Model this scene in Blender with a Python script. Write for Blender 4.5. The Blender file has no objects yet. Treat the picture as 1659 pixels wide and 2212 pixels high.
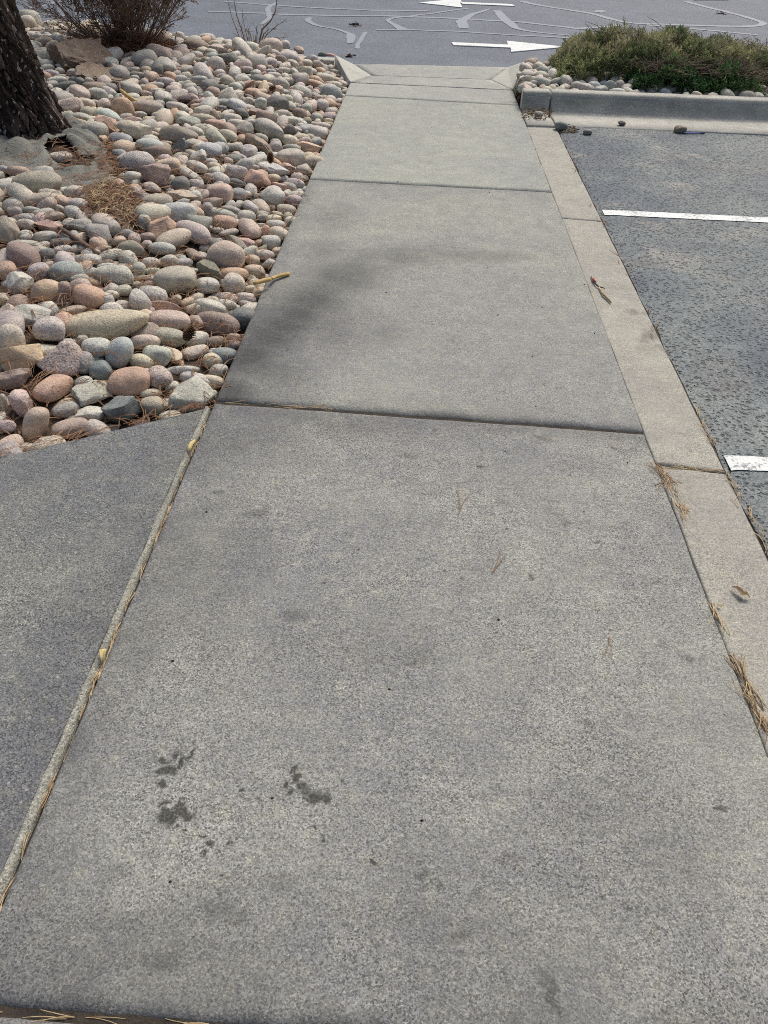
import bpy, math, random
import numpy as np
from mathutils import Vector, Matrix, noise

random.seed(7)
rng = np.random.default_rng(7)
S = bpy.context.scene
COL = S.collection
R = math.radians

# ------------------------------------------------------------------ camera, sky, sun, exposure
EYE = 1.48
PITCH, YAW, ROLL = R(39.96), R(1.008), R(2.447)
FPX, CX, CY = 1661.0, 829.5, 1106.0          # focal length and centre of a 1659 x 2212 view of the photograph
fw = Vector((-math.sin(YAW) * math.cos(PITCH), math.cos(YAW) * math.cos(PITCH), -math.sin(PITCH)))
rt0 = Vector((math.cos(YAW), math.sin(YAW), 0))
up0 = rt0.cross(fw)
rt = math.cos(ROLL) * rt0 + math.sin(ROLL) * up0
up = -math.sin(ROLL) * rt0 + math.cos(ROLL) * up0
cam = bpy.data.cameras.new('camera')
cam.sensor_fit = 'VERTICAL'
cam.sensor_height = 36.0
cam.sensor_width = 27.0
cam.lens = 36.0 * FPX / 2212.0
cam.clip_start, cam.clip_end = 0.05, 2000
camo = bpy.data.objects.new('camera', cam)
COL.objects.link(camo)
M = Matrix((rt, up, -fw)).transposed().to_4x4()
M.translation = (0, 0, EYE)
camo.matrix_world = M
S.camera = camo

SUN_EL, SUN_AZ = R(52), R(24)                # azimuth from +Y towards +X
W = bpy.data.worlds.new('World')
S.world = W
W.use_nodes = True
wn = W.node_tree.nodes
sky = wn.new('ShaderNodeTexSky')
sky.sky_type = 'NISHITA'
sky.sun_disc = False
sky.sun_elevation = SUN_EL
sky.sun_rotation = SUN_AZ
sky.dust_density = 6.0
sky.air_density = 1.0
sky.ozone_density = 0.6
bg = wn['Background']
bg.inputs['Strength'].default_value = 0.085
W.node_tree.links.new(sky.outputs[0], bg.inputs[0])
sl = bpy.data.lights.new('sun', 'SUN')
sl.energy = 1.5
sl.angle = R(20)
sl.color = (1.0, 0.975, 0.92)
so = bpy.data.objects.new('sun', sl)
COL.objects.link(so)
sd = Vector((math.sin(SUN_AZ) * math.cos(SUN_EL), math.cos(SUN_AZ) * math.cos(SUN_EL), math.sin(SUN_EL)))
so.rotation_euler = sd.to_track_quat('Z', 'Y').to_euler()
so.location = sd * 30
vs = S.view_settings
vs.view_transform = 'Standard'
vs.look = 'None'
vs.gamma = 1
vs.use_curve_mapping = False
vs.exposure = 0.40
S.cycles.filter_width = 1.0
S.cycles.use_denoising = False

# ------------------------------------------------------------------ helpers
def at(x, y, z=0.0):
    """the point at height z that the photograph shows at (x, y) of its 1659 x 2212 view"""
    d = fw * FPX + rt * (x - CX) - up * (y - CY)
    return Vector((0, 0, EYE)) + d * ((z - EYE) / d.z)

def k1(x, y): return x * .26455, y * .26455                       # crops of the photograph I measured in
def k2(x, y): return 384.0 + x * .26455, y * .26455
def k3(x, y): return 713.2 + x * .3307, y * .3307
def k4(x, y): return 1097.2 + x * .33861, y * .33861
def k5(x, y): return x * .26455, 329.2 + y * .26455
def k6(x, y): return 329.2 + x * .23149, 329.2 + y * .23149
def k7(x, y): return x * .33069, 630.9 + y * .33069
def k8(x, y): return 1097.2 + x * .33861, 384.0 + y * .33861
def k9(x, y): return 1206.9 + x * .32244, 932.6 + y * .32244
def kb(x, y): return 713.2 + x * .29765, 82.3 + y * .29765
def ks(x, y): return 274.3 + x * .33069, 1563.5 + y * .33069

def lin(c):
    out = []
    for v in c[:3]:
        v = v / 255.0
        out.append(v / 12.92 if v <= .04045 else ((v + .055) / 1.055) ** 2.4)
    return tuple(out)

def tag(o, label=None, cat=None, group=None, kind=None):
    if label: o['label'] = label
    if cat: o['category'] = cat
    if group: o['group'] = group
    if kind: o['kind'] = kind
    return o

def empty(name, loc=(0, 0, 0)):
    o = bpy.data.objects.new(name, None)
    o.location = loc
    o.empty_display_size = .1
    COL.objects.link(o)
    return o

def obj_from(name, verts, faces, mat, parent=None, smooth=True, origin=None):
    verts = np.asarray(verts, dtype=float)
    if origin is None:
        if parent is not None:
            origin = Vector((0, 0, 0))
        else:
            origin = Vector((verts[:, 0].mean(), verts[:, 1].mean(), verts[:, 2].min()))
    me = bpy.data.meshes.new(name)
    if parent is not None:
        off = np.array(parent.matrix_basis.translation)
        p = parent.parent
        while p is not None:
            off = off + np.array(p.matrix_basis.translation)
            p = p.parent
        vv = verts - off
    else:
        vv = verts - np.array(origin)
    me.from_pydata(vv.tolist(), [], faces if isinstance(faces, list) else faces.tolist())
    me.polygons.foreach_set('use_smooth', [smooth] * len(me.polygons))
    me.materials.append(mat)
    me.update()
    o = bpy.data.objects.new(name, me)
    COL.objects.link(o)
    if parent is not None:
        o.parent = parent
    else:
        o.location = origin
    return o

class MB:
    def __init__(s): s.v, s.f, s.n = [], [], 0
    def add(s, v, f):
        v = np.asarray(v, dtype=float)
        s.v.append(v)
        n = s.n
        s.f += [tuple(i + n for i in q) for q in f]
        s.n += len(v)
    def tube(s, pts, rad, n=5, cap=True):
        pts = [Vector(p) for p in pts]
        m = len(pts)
        vs_, side = [], None
        for i, p in enumerate(pts):
            t = (pts[min(i + 1, m - 1)] - pts[max(i - 1, 0)])
            t = t.normalized() if t.length > 1e-9 else Vector((0, 0, 1))
            if side is None:
                side = t.cross(Vector((0, 0, 1)))
                if side.length < .1: side = t.cross(Vector((1, 0, 0)))
            side = (side - t * side.dot(t)).normalized()
            b = t.cross(side)
            r = rad[i] if hasattr(rad, '__len__') else rad
            for k in range(n):
                a = 2 * math.pi * k / n
                vs_.append(p + (side * math.cos(a) + b * math.sin(a)) * r)
        f = [(i * n + k, i * n + (k + 1) % n, (i + 1) * n + (k + 1) % n, (i + 1) * n + k) for i in range(m - 1) for k in range(n)]
        if cap:
            f += [tuple(range(n))[::-1], tuple((m - 1) * n + k for k in range(n))]
        s.add([tuple(v) for v in vs_], f)
    def build(s, name, mat, parent=None, smooth=True, origin=None):
        return obj_from(name, np.concatenate(s.v), s.f, mat, parent, smooth, origin)

def sstep(a, b, x):
    t = np.clip((x - a) / (b - a), 0, 1)
    return t * t * (3 - 2 * t)

def nz(x, y, z=0.0, s=1.0):
    return noise.noise(Vector((x * s, y * s, z * s)))

# ------------------------------------------------------------------ materials
class NT:
    def __init__(s, name):
        s.m = bpy.data.materials.new(name)
        s.m.use_nodes = True
        s.t = s.m.node_tree
        s.p = s.t.nodes['Principled BSDF']
        s.p.inputs['Specular IOR Level'].default_value = .35
        g = s.t.nodes.new('ShaderNodeNewGeometry')
        s.pos = g.outputs['Position']
    def L(s, a, b):
        if isinstance(a, (int, float)): b.default_value = a
        elif isinstance(a, tuple): b.default_value = a if len(a) == len(b.default_value) else a + (1.0,)
        else: s.t.links.new(a, b)
    def noise(s, scale, detail=4, rough=.55, vec=None, dist=0.0):
        n = s.t.nodes.new('ShaderNodeTexNoise')
        n.inputs['Scale'].default_value = scale
        n.inputs['Detail'].default_value = detail
        n.inputs['Roughness'].default_value = rough
        n.inputs['Distortion'].default_value = dist
        s.L(vec or s.pos, n.inputs['Vector'])
        return n.outputs['Fac']
    def noisec(s, scale, detail=2, vec=None):
        n = s.t.nodes.new('ShaderNodeTexNoise')
        n.inputs['Scale'].default_value = scale
        n.inputs['Detail'].default_value = detail
        s.L(vec or s.pos, n.inputs['Vector'])
        return n.outputs['Color']
    def voro(s, scale, feature='F1', vec=None, rnd=1.0):
        n = s.t.nodes.new('ShaderNodeTexVoronoi')
        n.feature = feature
        n.inputs['Scale'].default_value = scale
        n.inputs['Randomness'].default_value = rnd
        s.L(vec or s.pos, n.inputs['Vector'])
        return n
    def math(s, op, a, b=0.0, c=0.0, clamp=False):
        n = s.t.nodes.new('ShaderNodeMath')
        n.operation = op
        n.use_clamp = clamp
        for i, v in enumerate((a, b, c)): s.L(v, n.inputs[i])
        return n.outputs[0]
    def vmath(s, op, a, b=(0, 0, 0)):
        n = s.t.nodes.new('ShaderNodeVectorMath')
        n.operation = op
        s.L(a, n.inputs[0])
        if op == 'SCALE': s.L(b, n.inputs['Scale'])
        else: s.L(b, n.inputs[1])
        return n.outputs['Value'] if op in ('DISTANCE', 'LENGTH', 'DOT_PRODUCT') else n.outputs[0]
    def ramp(s, v, a, b, lo=0.0, hi=1.0):
        n = s.t.nodes.new('ShaderNodeMapRange')
        n.inputs['From Min'].default_value = a
        n.inputs['From Max'].default_value = b
        n.inputs['To Min'].default_value = lo
        n.inputs['To Max'].default_value = hi
        s.L(v, n.inputs['Value'])
        return n.outputs[0]
    def mix(s, f, a, b, mode='MIX'):
        n = s.t.nodes.new('ShaderNodeMix')
        n.data_type = 'RGBA'
        n.blend_type = mode
        n.clamp_factor = True
        s.L(f, n.inputs[0])
        s.L(a, n.inputs[6])
        s.L(b, n.inputs[7])
        return n.outputs[2]
    def sep(s, v, i):
        n = s.t.nodes.new('ShaderNodeSeparateXYZ')
        s.L(v, n.inputs[0])
        return n.outputs[i]
    def gray(s, v):
        n = s.t.nodes.new('ShaderNodeCombineColor')
        for i in range(3): s.L(v, n.inputs[i])
        return n.outputs[0]
    def scalev(s, v, sx, sy, sz):
        return s.vmath('MULTIPLY', v, (sx, sy, sz))
    def bump(s, h, strength=.5, dist=.01):
        n = s.t.nodes.new('ShaderNodeBump')
        n.inputs['Strength'].default_value = strength
        n.inputs['Distance'].default_value = dist
        s.L(h, n.inputs['Height'])
        s.L(n.outputs[0], s.p.inputs['Normal'])
    def out(s, color, rough=.8):
        s.L(color, s.p.inputs['Base Color'])
        s.L(rough, s.p.inputs['Roughness'])
        return s.m

def stains_mask(n, spots, warp=.03):
    """soft irregular spots: (x, y, rx, ry, strength) on the ground"""
    w = n.vmath('SUBTRACT', n.noisec(28, 3), (.5, .5, .5))
    p = n.vmath('ADD', n.pos, n.vmath('SCALE', w, warp * 2))
    acc = None
    for (x, y, rx, ry, k) in spots:
        q = n.vmath('MULTIPLY', n.vmath('SUBTRACT', p, (x, y, 0)), (1 / rx, 1 / ry, 0))
        v = n.math('MULTIPLY', n.ramp(n.vmath('LENGTH', q), 1.3, .6), k)
        acc = v if acc is None else n.math('MAXIMUM', acc, v)
    return acc

def concrete(name, ca, cb, grain=1.0, flecks=1.0, spots=None, seed=0.0, mott=1.3, extra=None):
    n = NT(name)
    off = n.vmath('ADD', n.pos, (seed * 3.1, seed * 1.7, 0))
    big = n.noise(mott, 4, .6, vec=off, dist=.6)
    mid = n.noise(9, 5, .62, vec=off)
    c = n.mix(n.ramp(big, .38, .64), ca, cb)
    c = n.mix(n.ramp(mid, .3, .75, 0, .55), c, tuple(v * .8 for v in cb))
    ox = n.noise(22, 4, .65, vec=off)
    c = n.mix(n.ramp(ox, .52, .72, 0, .45), c, (ca[0] * 1.22, ca[1] * 1.2, ca[2] * 1.02))
    # exposed sand and aggregate
    vo = n.voro(310)
    val = n.sep(vo.outputs['Color'], 0)
    g1 = n.ramp(val, 0, 1, 1 - .50 * grain, 1 + .52 * grain)
    fine = n.ramp(n.noise(290, 4, .75), .28, .72, 1 - .42 * grain, 1 + .42 * grain)
    wear = n.ramp(n.noise(3.2, 4, .6, vec=off), .35, .65, .6, 1.15)
    gg = n.math('ADD', n.math('MULTIPLY', n.math('SUBTRACT', n.math('MULTIPLY', g1, fine), 1.0), wear), 1.0)
    c = n.mix(1.0, c, n.gray(gg), 'MULTIPLY')
    br = n.noise(1.0, 3, .6, vec=n.scalev(off, 5, 120, 1))
    c = n.mix(1.0, c, n.gray(n.ramp(br, .3, .7, .91, 1.09)), 'MULTIPLY')
    # warm grains between the cool ones
    c = n.mix(n.math('MULTIPLY', n.ramp(n.sep(vo.outputs['Color'], 1), .55, .95, 0, .5 * grain), wear), c, (cb[0] * 1.5, cb[1] * 1.48, cb[2] * 1.22))
    v2 = n.voro(95)
    rr = n.sep(v2.outputs['Color'], 0)
    fl = n.math('MULTIPLY', n.ramp(rr, .955, .965), n.ramp(v2.outputs['Distance'], .34, .26))
    c = n.mix(n.math('MULTIPLY', fl, .75 * flecks), c, (.50, .48, .42))
    dk = n.math('MULTIPLY', n.ramp(rr, .03, .02), n.ramp(v2.outputs['Distance'], .30, .22))
    c = n.mix(n.math('MULTIPLY', dk, .6 * flecks), c, (.05, .05, .05))
    v3 = n.voro(7.0, vec=off)
    sp = n.math('MULTIPLY', n.ramp(n.sep(v3.outputs['Color'], 0), .80, .82), n.ramp(n.math('ADD', v3.outputs['Distance'], n.ramp(n.noise(60, 2), .3, .7, -.03, .03)), .085, .055))
    c = n.mix(n.math('MULTIPLY', sp, .5), c, (.06, .06, .055))
    v4 = n.voro(17.0, vec=off)
    s4 = n.math('MULTIPLY', n.ramp(n.sep(v4.outputs['Color'], 1), .86, .88), n.ramp(n.math('ADD', v4.outputs['Distance'], n.ramp(n.noise(90, 2), .3, .7, -.04, .04)), .10, .05))
    c = n.mix(n.math('MULTIPLY', s4, .65 * flecks), c, (.045, .045, .04))
    scr = n.noise(1.0, 2, .5, vec=n.scalev(off, 7, 95, 1), dist=.3)
    c = n.mix(n.ramp(scr, .70, .78, 0, .3), c, (.42, .41, .37))
    if spots:
        st = stains_mask(n, spots)
        st = n.math('MULTIPLY', st, n.ramp(n.noise(160, 3, .7), .28, .5, .55, 1.0))
        c = n.mix(st, c, (.040, .041, .032))
    if extra: c = extra(n, c)
    h = n.math('ADD', n.math('MULTIPLY', val, .5), n.noise(200, 3, .7))
    n.bump(n.math('ADD', h, n.math('MULTIPLY', n.noise(30, 3), 1.6)), .55 * grain, .0025)
    return n.out(c, n.ramp(mid, .3, .7, .72, .9))

def simple(name, ca, cb, scale=20, rough=.8, bump=.3, bscale=60, bdist=.004, spec=.35):
    n = NT(name)
    c = n.mix(n.ramp(n.noise(scale, 5, .6), .3, .7), ca, cb)
    n.bump(n.noise(bscale, 4, .6), bump, bdist)
    n.p.inputs['Specular IOR Level'].default_value = spec
    return n.out(c, rough)

def rock_mat(name, stuff=False):
    n = NT(name)
    if stuff:
        a = n.t.nodes.new('ShaderNodeAttribute')
        a.attribute_name = 'tint'
        base, al = a.outputs['Color'], a.outputs['Alpha']
        vec = n.pos
    else:
        a = n.t.nodes.new('ShaderNodeObjectInfo')
        base, al = a.outputs['Color'], a.outputs['Alpha']
        vec = n.vmath('ADD', n.pos, n.vmath('SCALE', (17.0, 9.0, 23.0), a.outputs['Random']))
    big = n.noise(11, 5, .6, vec=vec, dist=.8)
    c = n.mix(n.ramp(big, .35, .68), n.mix(1.0, base, (.80, .80, .82), 'MULTIPLY'), n.mix(1.0, base, (1.22, 1.19, 1.12), 'MULTIPLY'))
    stain = n.noise(6, 4, .65, vec=n.vmath('ADD', vec, (5, 3, 8)))
    c = n.mix(n.ramp(stain, .57, .75, 0, .5), c, n.mix(1.0, base, (.78, .64, .50), 'MULTIPLY'))
    # mineral grains: al says how strongly speckled
    vo = n.voro(210, vec=vec)
    val = n.sep(vo.outputs['Color'], 0)
    k = n.math('MULTIPLY', al, .55)
    c = n.mix(n.math('MULTIPLY', n.ramp(val, .66, .72), k), c, (.06, .06, .062))
    c = n.mix(n.math('MULTIPLY', n.ramp(val, .3, .24), k), c, (.58, .56, .52))
    fine = n.ramp(n.noise(150, 4, .7, vec=vec), .25, .75, .78, 1.22)
    c = n.mix(1.0, c, n.gray(fine), 'MULTIPLY')
    # pale scuffs, dark hairline seams
    sc = n.noise(34, 5, .7, vec=n.scalev(vec, 1, 1, 2.2))
    c = n.mix(n.ramp(sc, .58, .74, 0, .55), c, (.56, .54, .49))
    ve = n.noise(9, 3, .5, vec=n.scalev(vec, 1.4, .7, 2.5), dist=1.2)
    seam = n.math('ABSOLUTE', n.math('SUBTRACT', ve, .5))
    c = n.mix(n.ramp(seam, .012, .004, 0, .4), c, n.mix(1.0, base, (.45, .42, .40), 'MULTIPLY'))
    h = n.math('ADD', n.math('MULTIPLY', n.noise(40, 5, .65, vec=vec), 1.0), n.math('MULTIPLY', n.noise(160, 3, .6, vec=vec), .45))
    n.bump(h, .7, .006)
    n.p.inputs['Specular IOR Level'].default_value = .42
    return n.out(c, n.ramp(big, .3, .7, .5, .75))

def srgb(r, g, b): return lin((r, g, b))

at_stain = lambda pts: [(p.x, p.y) for p in pts]
def spot_list():
    out = []
    raw = [(310, 190, 30, 34), (230, 240, 42, 26), (370, 235, 32, 36), (430, 205, 20, 26), (260, 320, 56, 34), (330, 285, 26, 22), (240, 400, 36, 22),
           (270, 595, 60, 40), (330, 560, 45, 36), (390, 590, 62, 40), (240, 530, 22, 30), (325, 520, 14, 30), (390, 675, 34, 18), (320, 660, 24, 14), (550, 795, 32, 28), (475, 868, 22, 12),
           (1030, 385, 24, 34), (1055, 440, 24, 30), (1090, 300, 16, 30), (1120, 360, 32, 40), (1150, 420, 48, 40), (1220, 480, 70, 36), (1300, 485, 48, 40), (1150, 500, 30, 16),
           (1220, 680, 16, 20), (1290, 745, 20, 22), (1590, 865, 24, 24), (480, 740, 24, 16), (650, 790, 18, 24), (760, 440, 12, 24), (640, 990, 16, 14)]
    for x, y, rx, ry in raw:
        p = at(*ks(x, y))
        q = at(*ks(x + rx, y))
        t = at(*ks(x, y - ry))
        out.append((p.x, p.y, abs(q.x - p.x), abs(t.y - p.y), .88))
    for (x, y, rx, ry, k) in [(468, 1066, 17, 6, .5), (1145, 1250, 9, 7, .6), (1000, 1250, 5, 5, .6), (1355, 1960, 6, 6, .6), (920, 1890, 16, 9, .45), (950, 1905, 9, 12, .5), (1040, 1935, 12, 14, .4),
                          (515, 1985, 30, 16, .3), (340, 1690, 12, 6, .3), (1190, 2140, 14, 26, .55), (1205, 2170, 10, 22, .5), (1170, 2110, 14, 16, .4), (1080, 1085, 18, 9, .35), (300, 1185, 26, 16, .3), (435, 1405, 10, 8, .5), (640, 1330, 30, 14, .3), (905, 1420, 40, 20, .25), (560, 1110, 24, 10, .35), (700, 1810, 9, 8, .6), (800, 1850, 10, 7, .5), (1270, 1560, 16, 9, .4), (1480, 1420, 12, 8, .45), (1220, 1130, 12, 6, .4), (1290, 1175, 7, 4, .6), (1040, 1010, 6, 4, .7), (1560, 1745, 6, 5, .7), (600, 1905, 40, 22, .25), (480, 1960, 50, 22, .3), (350, 2080, 60, 22, .35), (990, 2010, 22, 12, .35), (700, 1260, 5, 4, .6), (880, 985, 20, 7, .35), (1430, 1390, 16, 8, .35), (250, 1890, 34, 16, .3), (1100, 1860, 30, 16, .25)]:
        p, q, t = at(x, y), at(x + rx, y), at(x, y - ry)
        out.append((p.x, p.y, abs(q.x - p.x), abs(t.y - p.y), k))
    return out

ca, cb = srgb(150, 150, 142), srgb(126, 126, 132)
def chain_mask(n, pts, warp=.16):
    """a soft wandering band through (x, y, radius, strength) points"""
    w = n.vmath('SUBTRACT', n.noisec(4.5, 4), (.5, .5, .5))
    p = n.vmath('ADD', n.pos, n.vmath('SCALE', w, warp * 2))
    acc = None
    for (x, y, rx, ry, k) in pts:
        d = n.vmath('LENGTH', n.vmath('MULTIPLY', n.vmath('SUBTRACT', p, (x, y, 0)), (1 / rx, 1 / ry, 0)))
        v = n.math('MULTIPLY', n.ramp(d, 1.0, .15), k)
        acc = v if acc is None else n.math('MAXIMUM', acc, v)
    return acc
def edge_grime(n, c, lines, w=.12, k=.5, col=(70, 70, 74)):
    """dirt that gathers along joints: lines are ('x', a, b) for x = a + b*y or ('y', a, b) for y = a + b*x"""
    X, Y = n.sep(n.pos, 0), n.sep(n.pos, 1)
    acc = None
    for (ax_, a, b) in lines:
        u, v_ = (X, Y) if ax_ == 'x' else (Y, X)
        d = n.math('ABSOLUTE', n.math('SUBTRACT', u, n.math('ADD', n.math('MULTIPLY', v_, b), a)))
        m = n.ramp(d, w, .0)
        acc = m if acc is None else n.math('MAXIMUM', acc, m)
    acc = n.math('MULTIPLY', acc, acc)
    g = n.ramp(n.noise(5, 5, .65, dist=.6), .36, .66, .15, 1.0)
    return n.mix(n.math('MULTIPLY', n.math('MULTIPLY', acc, g), k), c, srgb(*col))
JL = ('x', -.6886, .0112)
def near_dirt(n, c):
    c = edge_grime(n, c, [JL, ('y', 2.32, -.035), ('y', .42, -.015)], .22, .75)
    m = chain_mask(n, [(-.5, 2.1, .35, .22, .5), (-.2, 2.22, .4, .14, .45), (-.45, .55, .5, .18, .45), (.1, .62, .5, .16, .35), (.5, .8, .25, .3, .3), (-.5, 1.5, .2, .5, .4), (-.1, 1.25, .3, .18, .25)])
    return n.mix(n.math('MULTIPLY', m, n.ramp(n.noise(45, 4, .7), .3, .7, .5, 1.0)), c, srgb(72, 72, 76))
def diag_dirt(n, c):
    return edge_grime(n, c, [JL], .30, .5)
def mid_dirt_and_band(n, c):
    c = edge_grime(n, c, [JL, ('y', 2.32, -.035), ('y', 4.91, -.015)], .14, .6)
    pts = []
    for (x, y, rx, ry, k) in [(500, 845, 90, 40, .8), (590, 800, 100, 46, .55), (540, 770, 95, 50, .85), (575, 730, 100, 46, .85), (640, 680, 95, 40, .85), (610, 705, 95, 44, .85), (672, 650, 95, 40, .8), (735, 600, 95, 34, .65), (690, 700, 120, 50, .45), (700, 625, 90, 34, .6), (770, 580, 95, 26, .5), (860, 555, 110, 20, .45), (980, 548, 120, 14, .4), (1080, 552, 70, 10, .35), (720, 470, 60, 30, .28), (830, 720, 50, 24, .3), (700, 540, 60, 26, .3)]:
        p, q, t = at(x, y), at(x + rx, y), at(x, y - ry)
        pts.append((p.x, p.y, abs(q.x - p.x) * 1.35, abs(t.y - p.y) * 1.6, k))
    m = chain_mask(n, pts, .05)  # soft dark band wandering across the slab, separate from the joint dirt
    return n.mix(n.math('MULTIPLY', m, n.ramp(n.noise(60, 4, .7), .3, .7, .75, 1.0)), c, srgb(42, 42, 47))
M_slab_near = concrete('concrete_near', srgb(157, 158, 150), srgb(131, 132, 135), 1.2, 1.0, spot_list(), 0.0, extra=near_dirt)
M_slab_mid = concrete('concrete_middle', srgb(158, 160, 150), srgb(140, 141, 141), .9, .7, None, 3.0, extra=mid_dirt_and_band)
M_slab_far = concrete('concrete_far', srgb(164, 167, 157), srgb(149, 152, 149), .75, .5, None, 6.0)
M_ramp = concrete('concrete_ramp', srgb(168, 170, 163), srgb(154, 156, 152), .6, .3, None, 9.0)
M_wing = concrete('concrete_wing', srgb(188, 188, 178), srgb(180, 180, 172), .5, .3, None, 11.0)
M_diag = concrete('concrete_diagonal', srgb(146, 148, 139), srgb(114, 116, 120), 1.35, 1.0, None, 14.0, extra=diag_dirt)
def strip_spots():
    o = []
    for (x, y, rx, ry, k) in [(1368, 672, 13, 6, .35), (1392, 676, 9, 4, .3), (1408, 722, 20, 12, .35), (1392, 736, 12, 6, .3), (1425, 746, 9, 5, .3), (1400, 752, 26, 8, .2)]:
        p, q, t = at(x, y), at(x + rx, y), at(x, y - ry)
        o.append((p.x, p.y, abs(q.x - p.x), abs(t.y - p.y), k))
    return o
M_strip = concrete('concrete_kerb_strip', srgb(171, 169, 158), srgb(154, 152, 147), .75, .4, strip_spots(), 17.0)
def kerb_grime(n, c):
    # splash-back grime and algae band along the kerb face
    z = n.sep(n.pos, 2)
    z = n.math('ADD', z, n.ramp(n.noise(3, 3, .6), .3, .7, -.025, .025))
    band = n.math('MULTIPLY', n.ramp(z, .020, .055), n.ramp(z, .118, .092))
    k = n.math('MULTIPLY', band, n.ramp(n.noise(2.6, 5, .65, dist=.6),   .42, .66, .03, .45))
    return n.mix(k, c, srgb(82, 90, 88))
M_kerb = concrete('concrete_kerb', srgb(190, 188, 179), srgb(166, 166, 160), .6, .3, None, 20.0, mott=2.2, extra=kerb_grime)
M_lip = concrete('worn_concrete_lip', srgb(164, 164, 154), srgb(136, 136, 130), 1.2, .4, None, 23.0)
M_dirt = simple('joint_dirt', srgb(52, 48, 43), srgb(78, 70, 60), 40, .95, .8, 180, .006)
M_soil = simple('bed_soil', srgb(72, 60, 50), srgb(102, 86, 72), 9, .95, .9, 70, .02)

def asphalt(name, ca, cb, pits, stones, cc=None, pscale=55):
    n = NT(name)
    big = n.noise(1.3, 4, .6, dist=.5)
    c = n.mix(n.ramp(big, .36, .66), ca, cb)
    if cc:
        pa = n.noise(2.1, 5, .65, vec=n.vmath('ADD', n.pos, (9, 4, 0)))
        c = n.mix(n.ramp(pa, .56, .70, 0, .75), c, cc)
        c = n.mix(n.ramp(n.noise(1.6, 5, .65, vec=n.vmath('ADD', n.pos, (2, 14, 0))), .54, .68, 0, .5), c, srgb(120, 112, 106))
    c = n.mix(n.ramp(n.noise(14, 5, .65), .35, .7, 0, .4), c, tuple(v * .75 for v in ca))
    vo = n.voro(190)
    val = n.sep(vo.outputs['Color'], 0)
    c = n.mix(1.0, c, n.gray(n.ramp(val, 0, 1, 1 - stones, 1 + stones)), 'MULTIPLY')
    wp = n.vmath('ADD', n.pos, n.vmath('SCALE', n.noisec(25, 2), .02))
    v2 = n.voro(pscale, vec=wp)
    r2 = n.sep(v2.outputs['Color'], 1)
    pit = n.math('MULTIPLY', n.ramp(v2.outputs['Distance'], .46, .26), n.ramp(r2, .30, .42))
    c = n.mix(n.math('MULTIPLY', pit, pits), c, srgb(58, 63, 67))
    h = n.math('SUBTRACT', n.math('ADD', n.math('MULTIPLY', val, .35), n.math('MULTIPLY', n.noise(60, 3, .6), .8)), n.math('MULTIPLY', pit, 1.6 * (1 if pits > .2 else .3)))
    n.bump(h, .8, .006)
    n.p.inputs['Specular IOR Level'].default_value = .45
    return n.out(c, .72)
M_road = asphalt('road_asphalt', srgb(96, 104, 116), srgb(110, 119, 132), .12, .3)
M_lot = asphalt('lot_asphalt', srgb(92, 102, 111), srgb(132, 139, 136), .66, .48, srgb(174, 168, 158))
M_seal = simple('crack_sealant', srgb(128, 136, 146), srgb(142, 150, 160), 30, .6, .2)
def paint():
    n = NT('white_road_paint')
    c = n.mix(n.ramp(n.math('ADD', n.noise(70, 5, .7), n.ramp(n.noise(6, 3), .4, .7, -.06, .07)), .55, .61), (.76, .79, .78), srgb(140, 145, 146))
    c = n.mix(n.ramp(n.noise(5, 4), .5, .75, 0, .25), c, (.62, .64, .64))
    n.bump(n.noise(150, 3), .4, .003)
    return n.out(c, .6)
M_paint = paint()
M_rock = rock_mat('river_rock')
M_rocks = rock_mat('river_rocks', True)
M_needle = simple('dry_pine_needle', srgb(116, 82, 58), srgb(162, 124, 92), 60, .7, .1)
M_needle_pale = simple('bleached_pine_needle', srgb(160, 132, 96), srgb(205, 186, 148), 60, .7, .1)
M_leaf = simple('dry_leaf', srgb(112, 90, 68), srgb(162, 140, 110), 50, .8, .2)
M_twig = simple('grey_twig', srgb(96, 82, 72), srgb(138, 120, 104), 40, .85, .4, 200)
M_twig_dark = simple('brown_twig', srgb(104, 88, 77), srgb(144, 122, 108), 40, .85, .3)
M_stick = simple('peeled_stick', srgb(206, 184, 124), srgb(176, 142, 84), 45, .7, .3, 150)
M_cone = simple('cone_scale', srgb(92, 66, 48), srgb(134, 104, 76), 60, .8, .3)
def bark():
    n = NT('pine_bark')
    a = n.t.nodes.new('ShaderNodeAttribute')
    a.attribute_name = 'plate'
    v = n.scalev(n.pos, 1, 1, .45)
    c = n.mix(n.ramp(n.noise(22, 5, .7, vec=v), .35, .7), srgb(48, 41, 37), srgb(84, 72, 64))
    pl = n.math('MULTIPLY', n.ramp(a.outputs['Fac'], .45, .95), n.ramp(n.noise(9, 4, .65, vec=n.vmath('ADD', v, (4, 4, 4))), .40, .68, .15, 1.0))
    c = n.mix(n.math('MULTIPLY', pl, .75), c, srgb(128, 112, 102))
    c = n.mix(n.ramp(n.noise(13, 4, .6, vec=n.vmath('ADD', v, (1, 7, 4))), .60, .72, 0, .55), c, srgb(122, 88, 74))
    fl = n.noise(42, 2, .5, vec=n.scalev(n.pos, 1, 1, .55))
    c = n.mix(n.ramp(fl, .635, .66), c, srgb(208, 202, 190))
    n.bump(n.noise(55, 5, .75, vec=v), 1.0, .02)
    return n.out(c, .9)
M_bark = bark()
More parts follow.
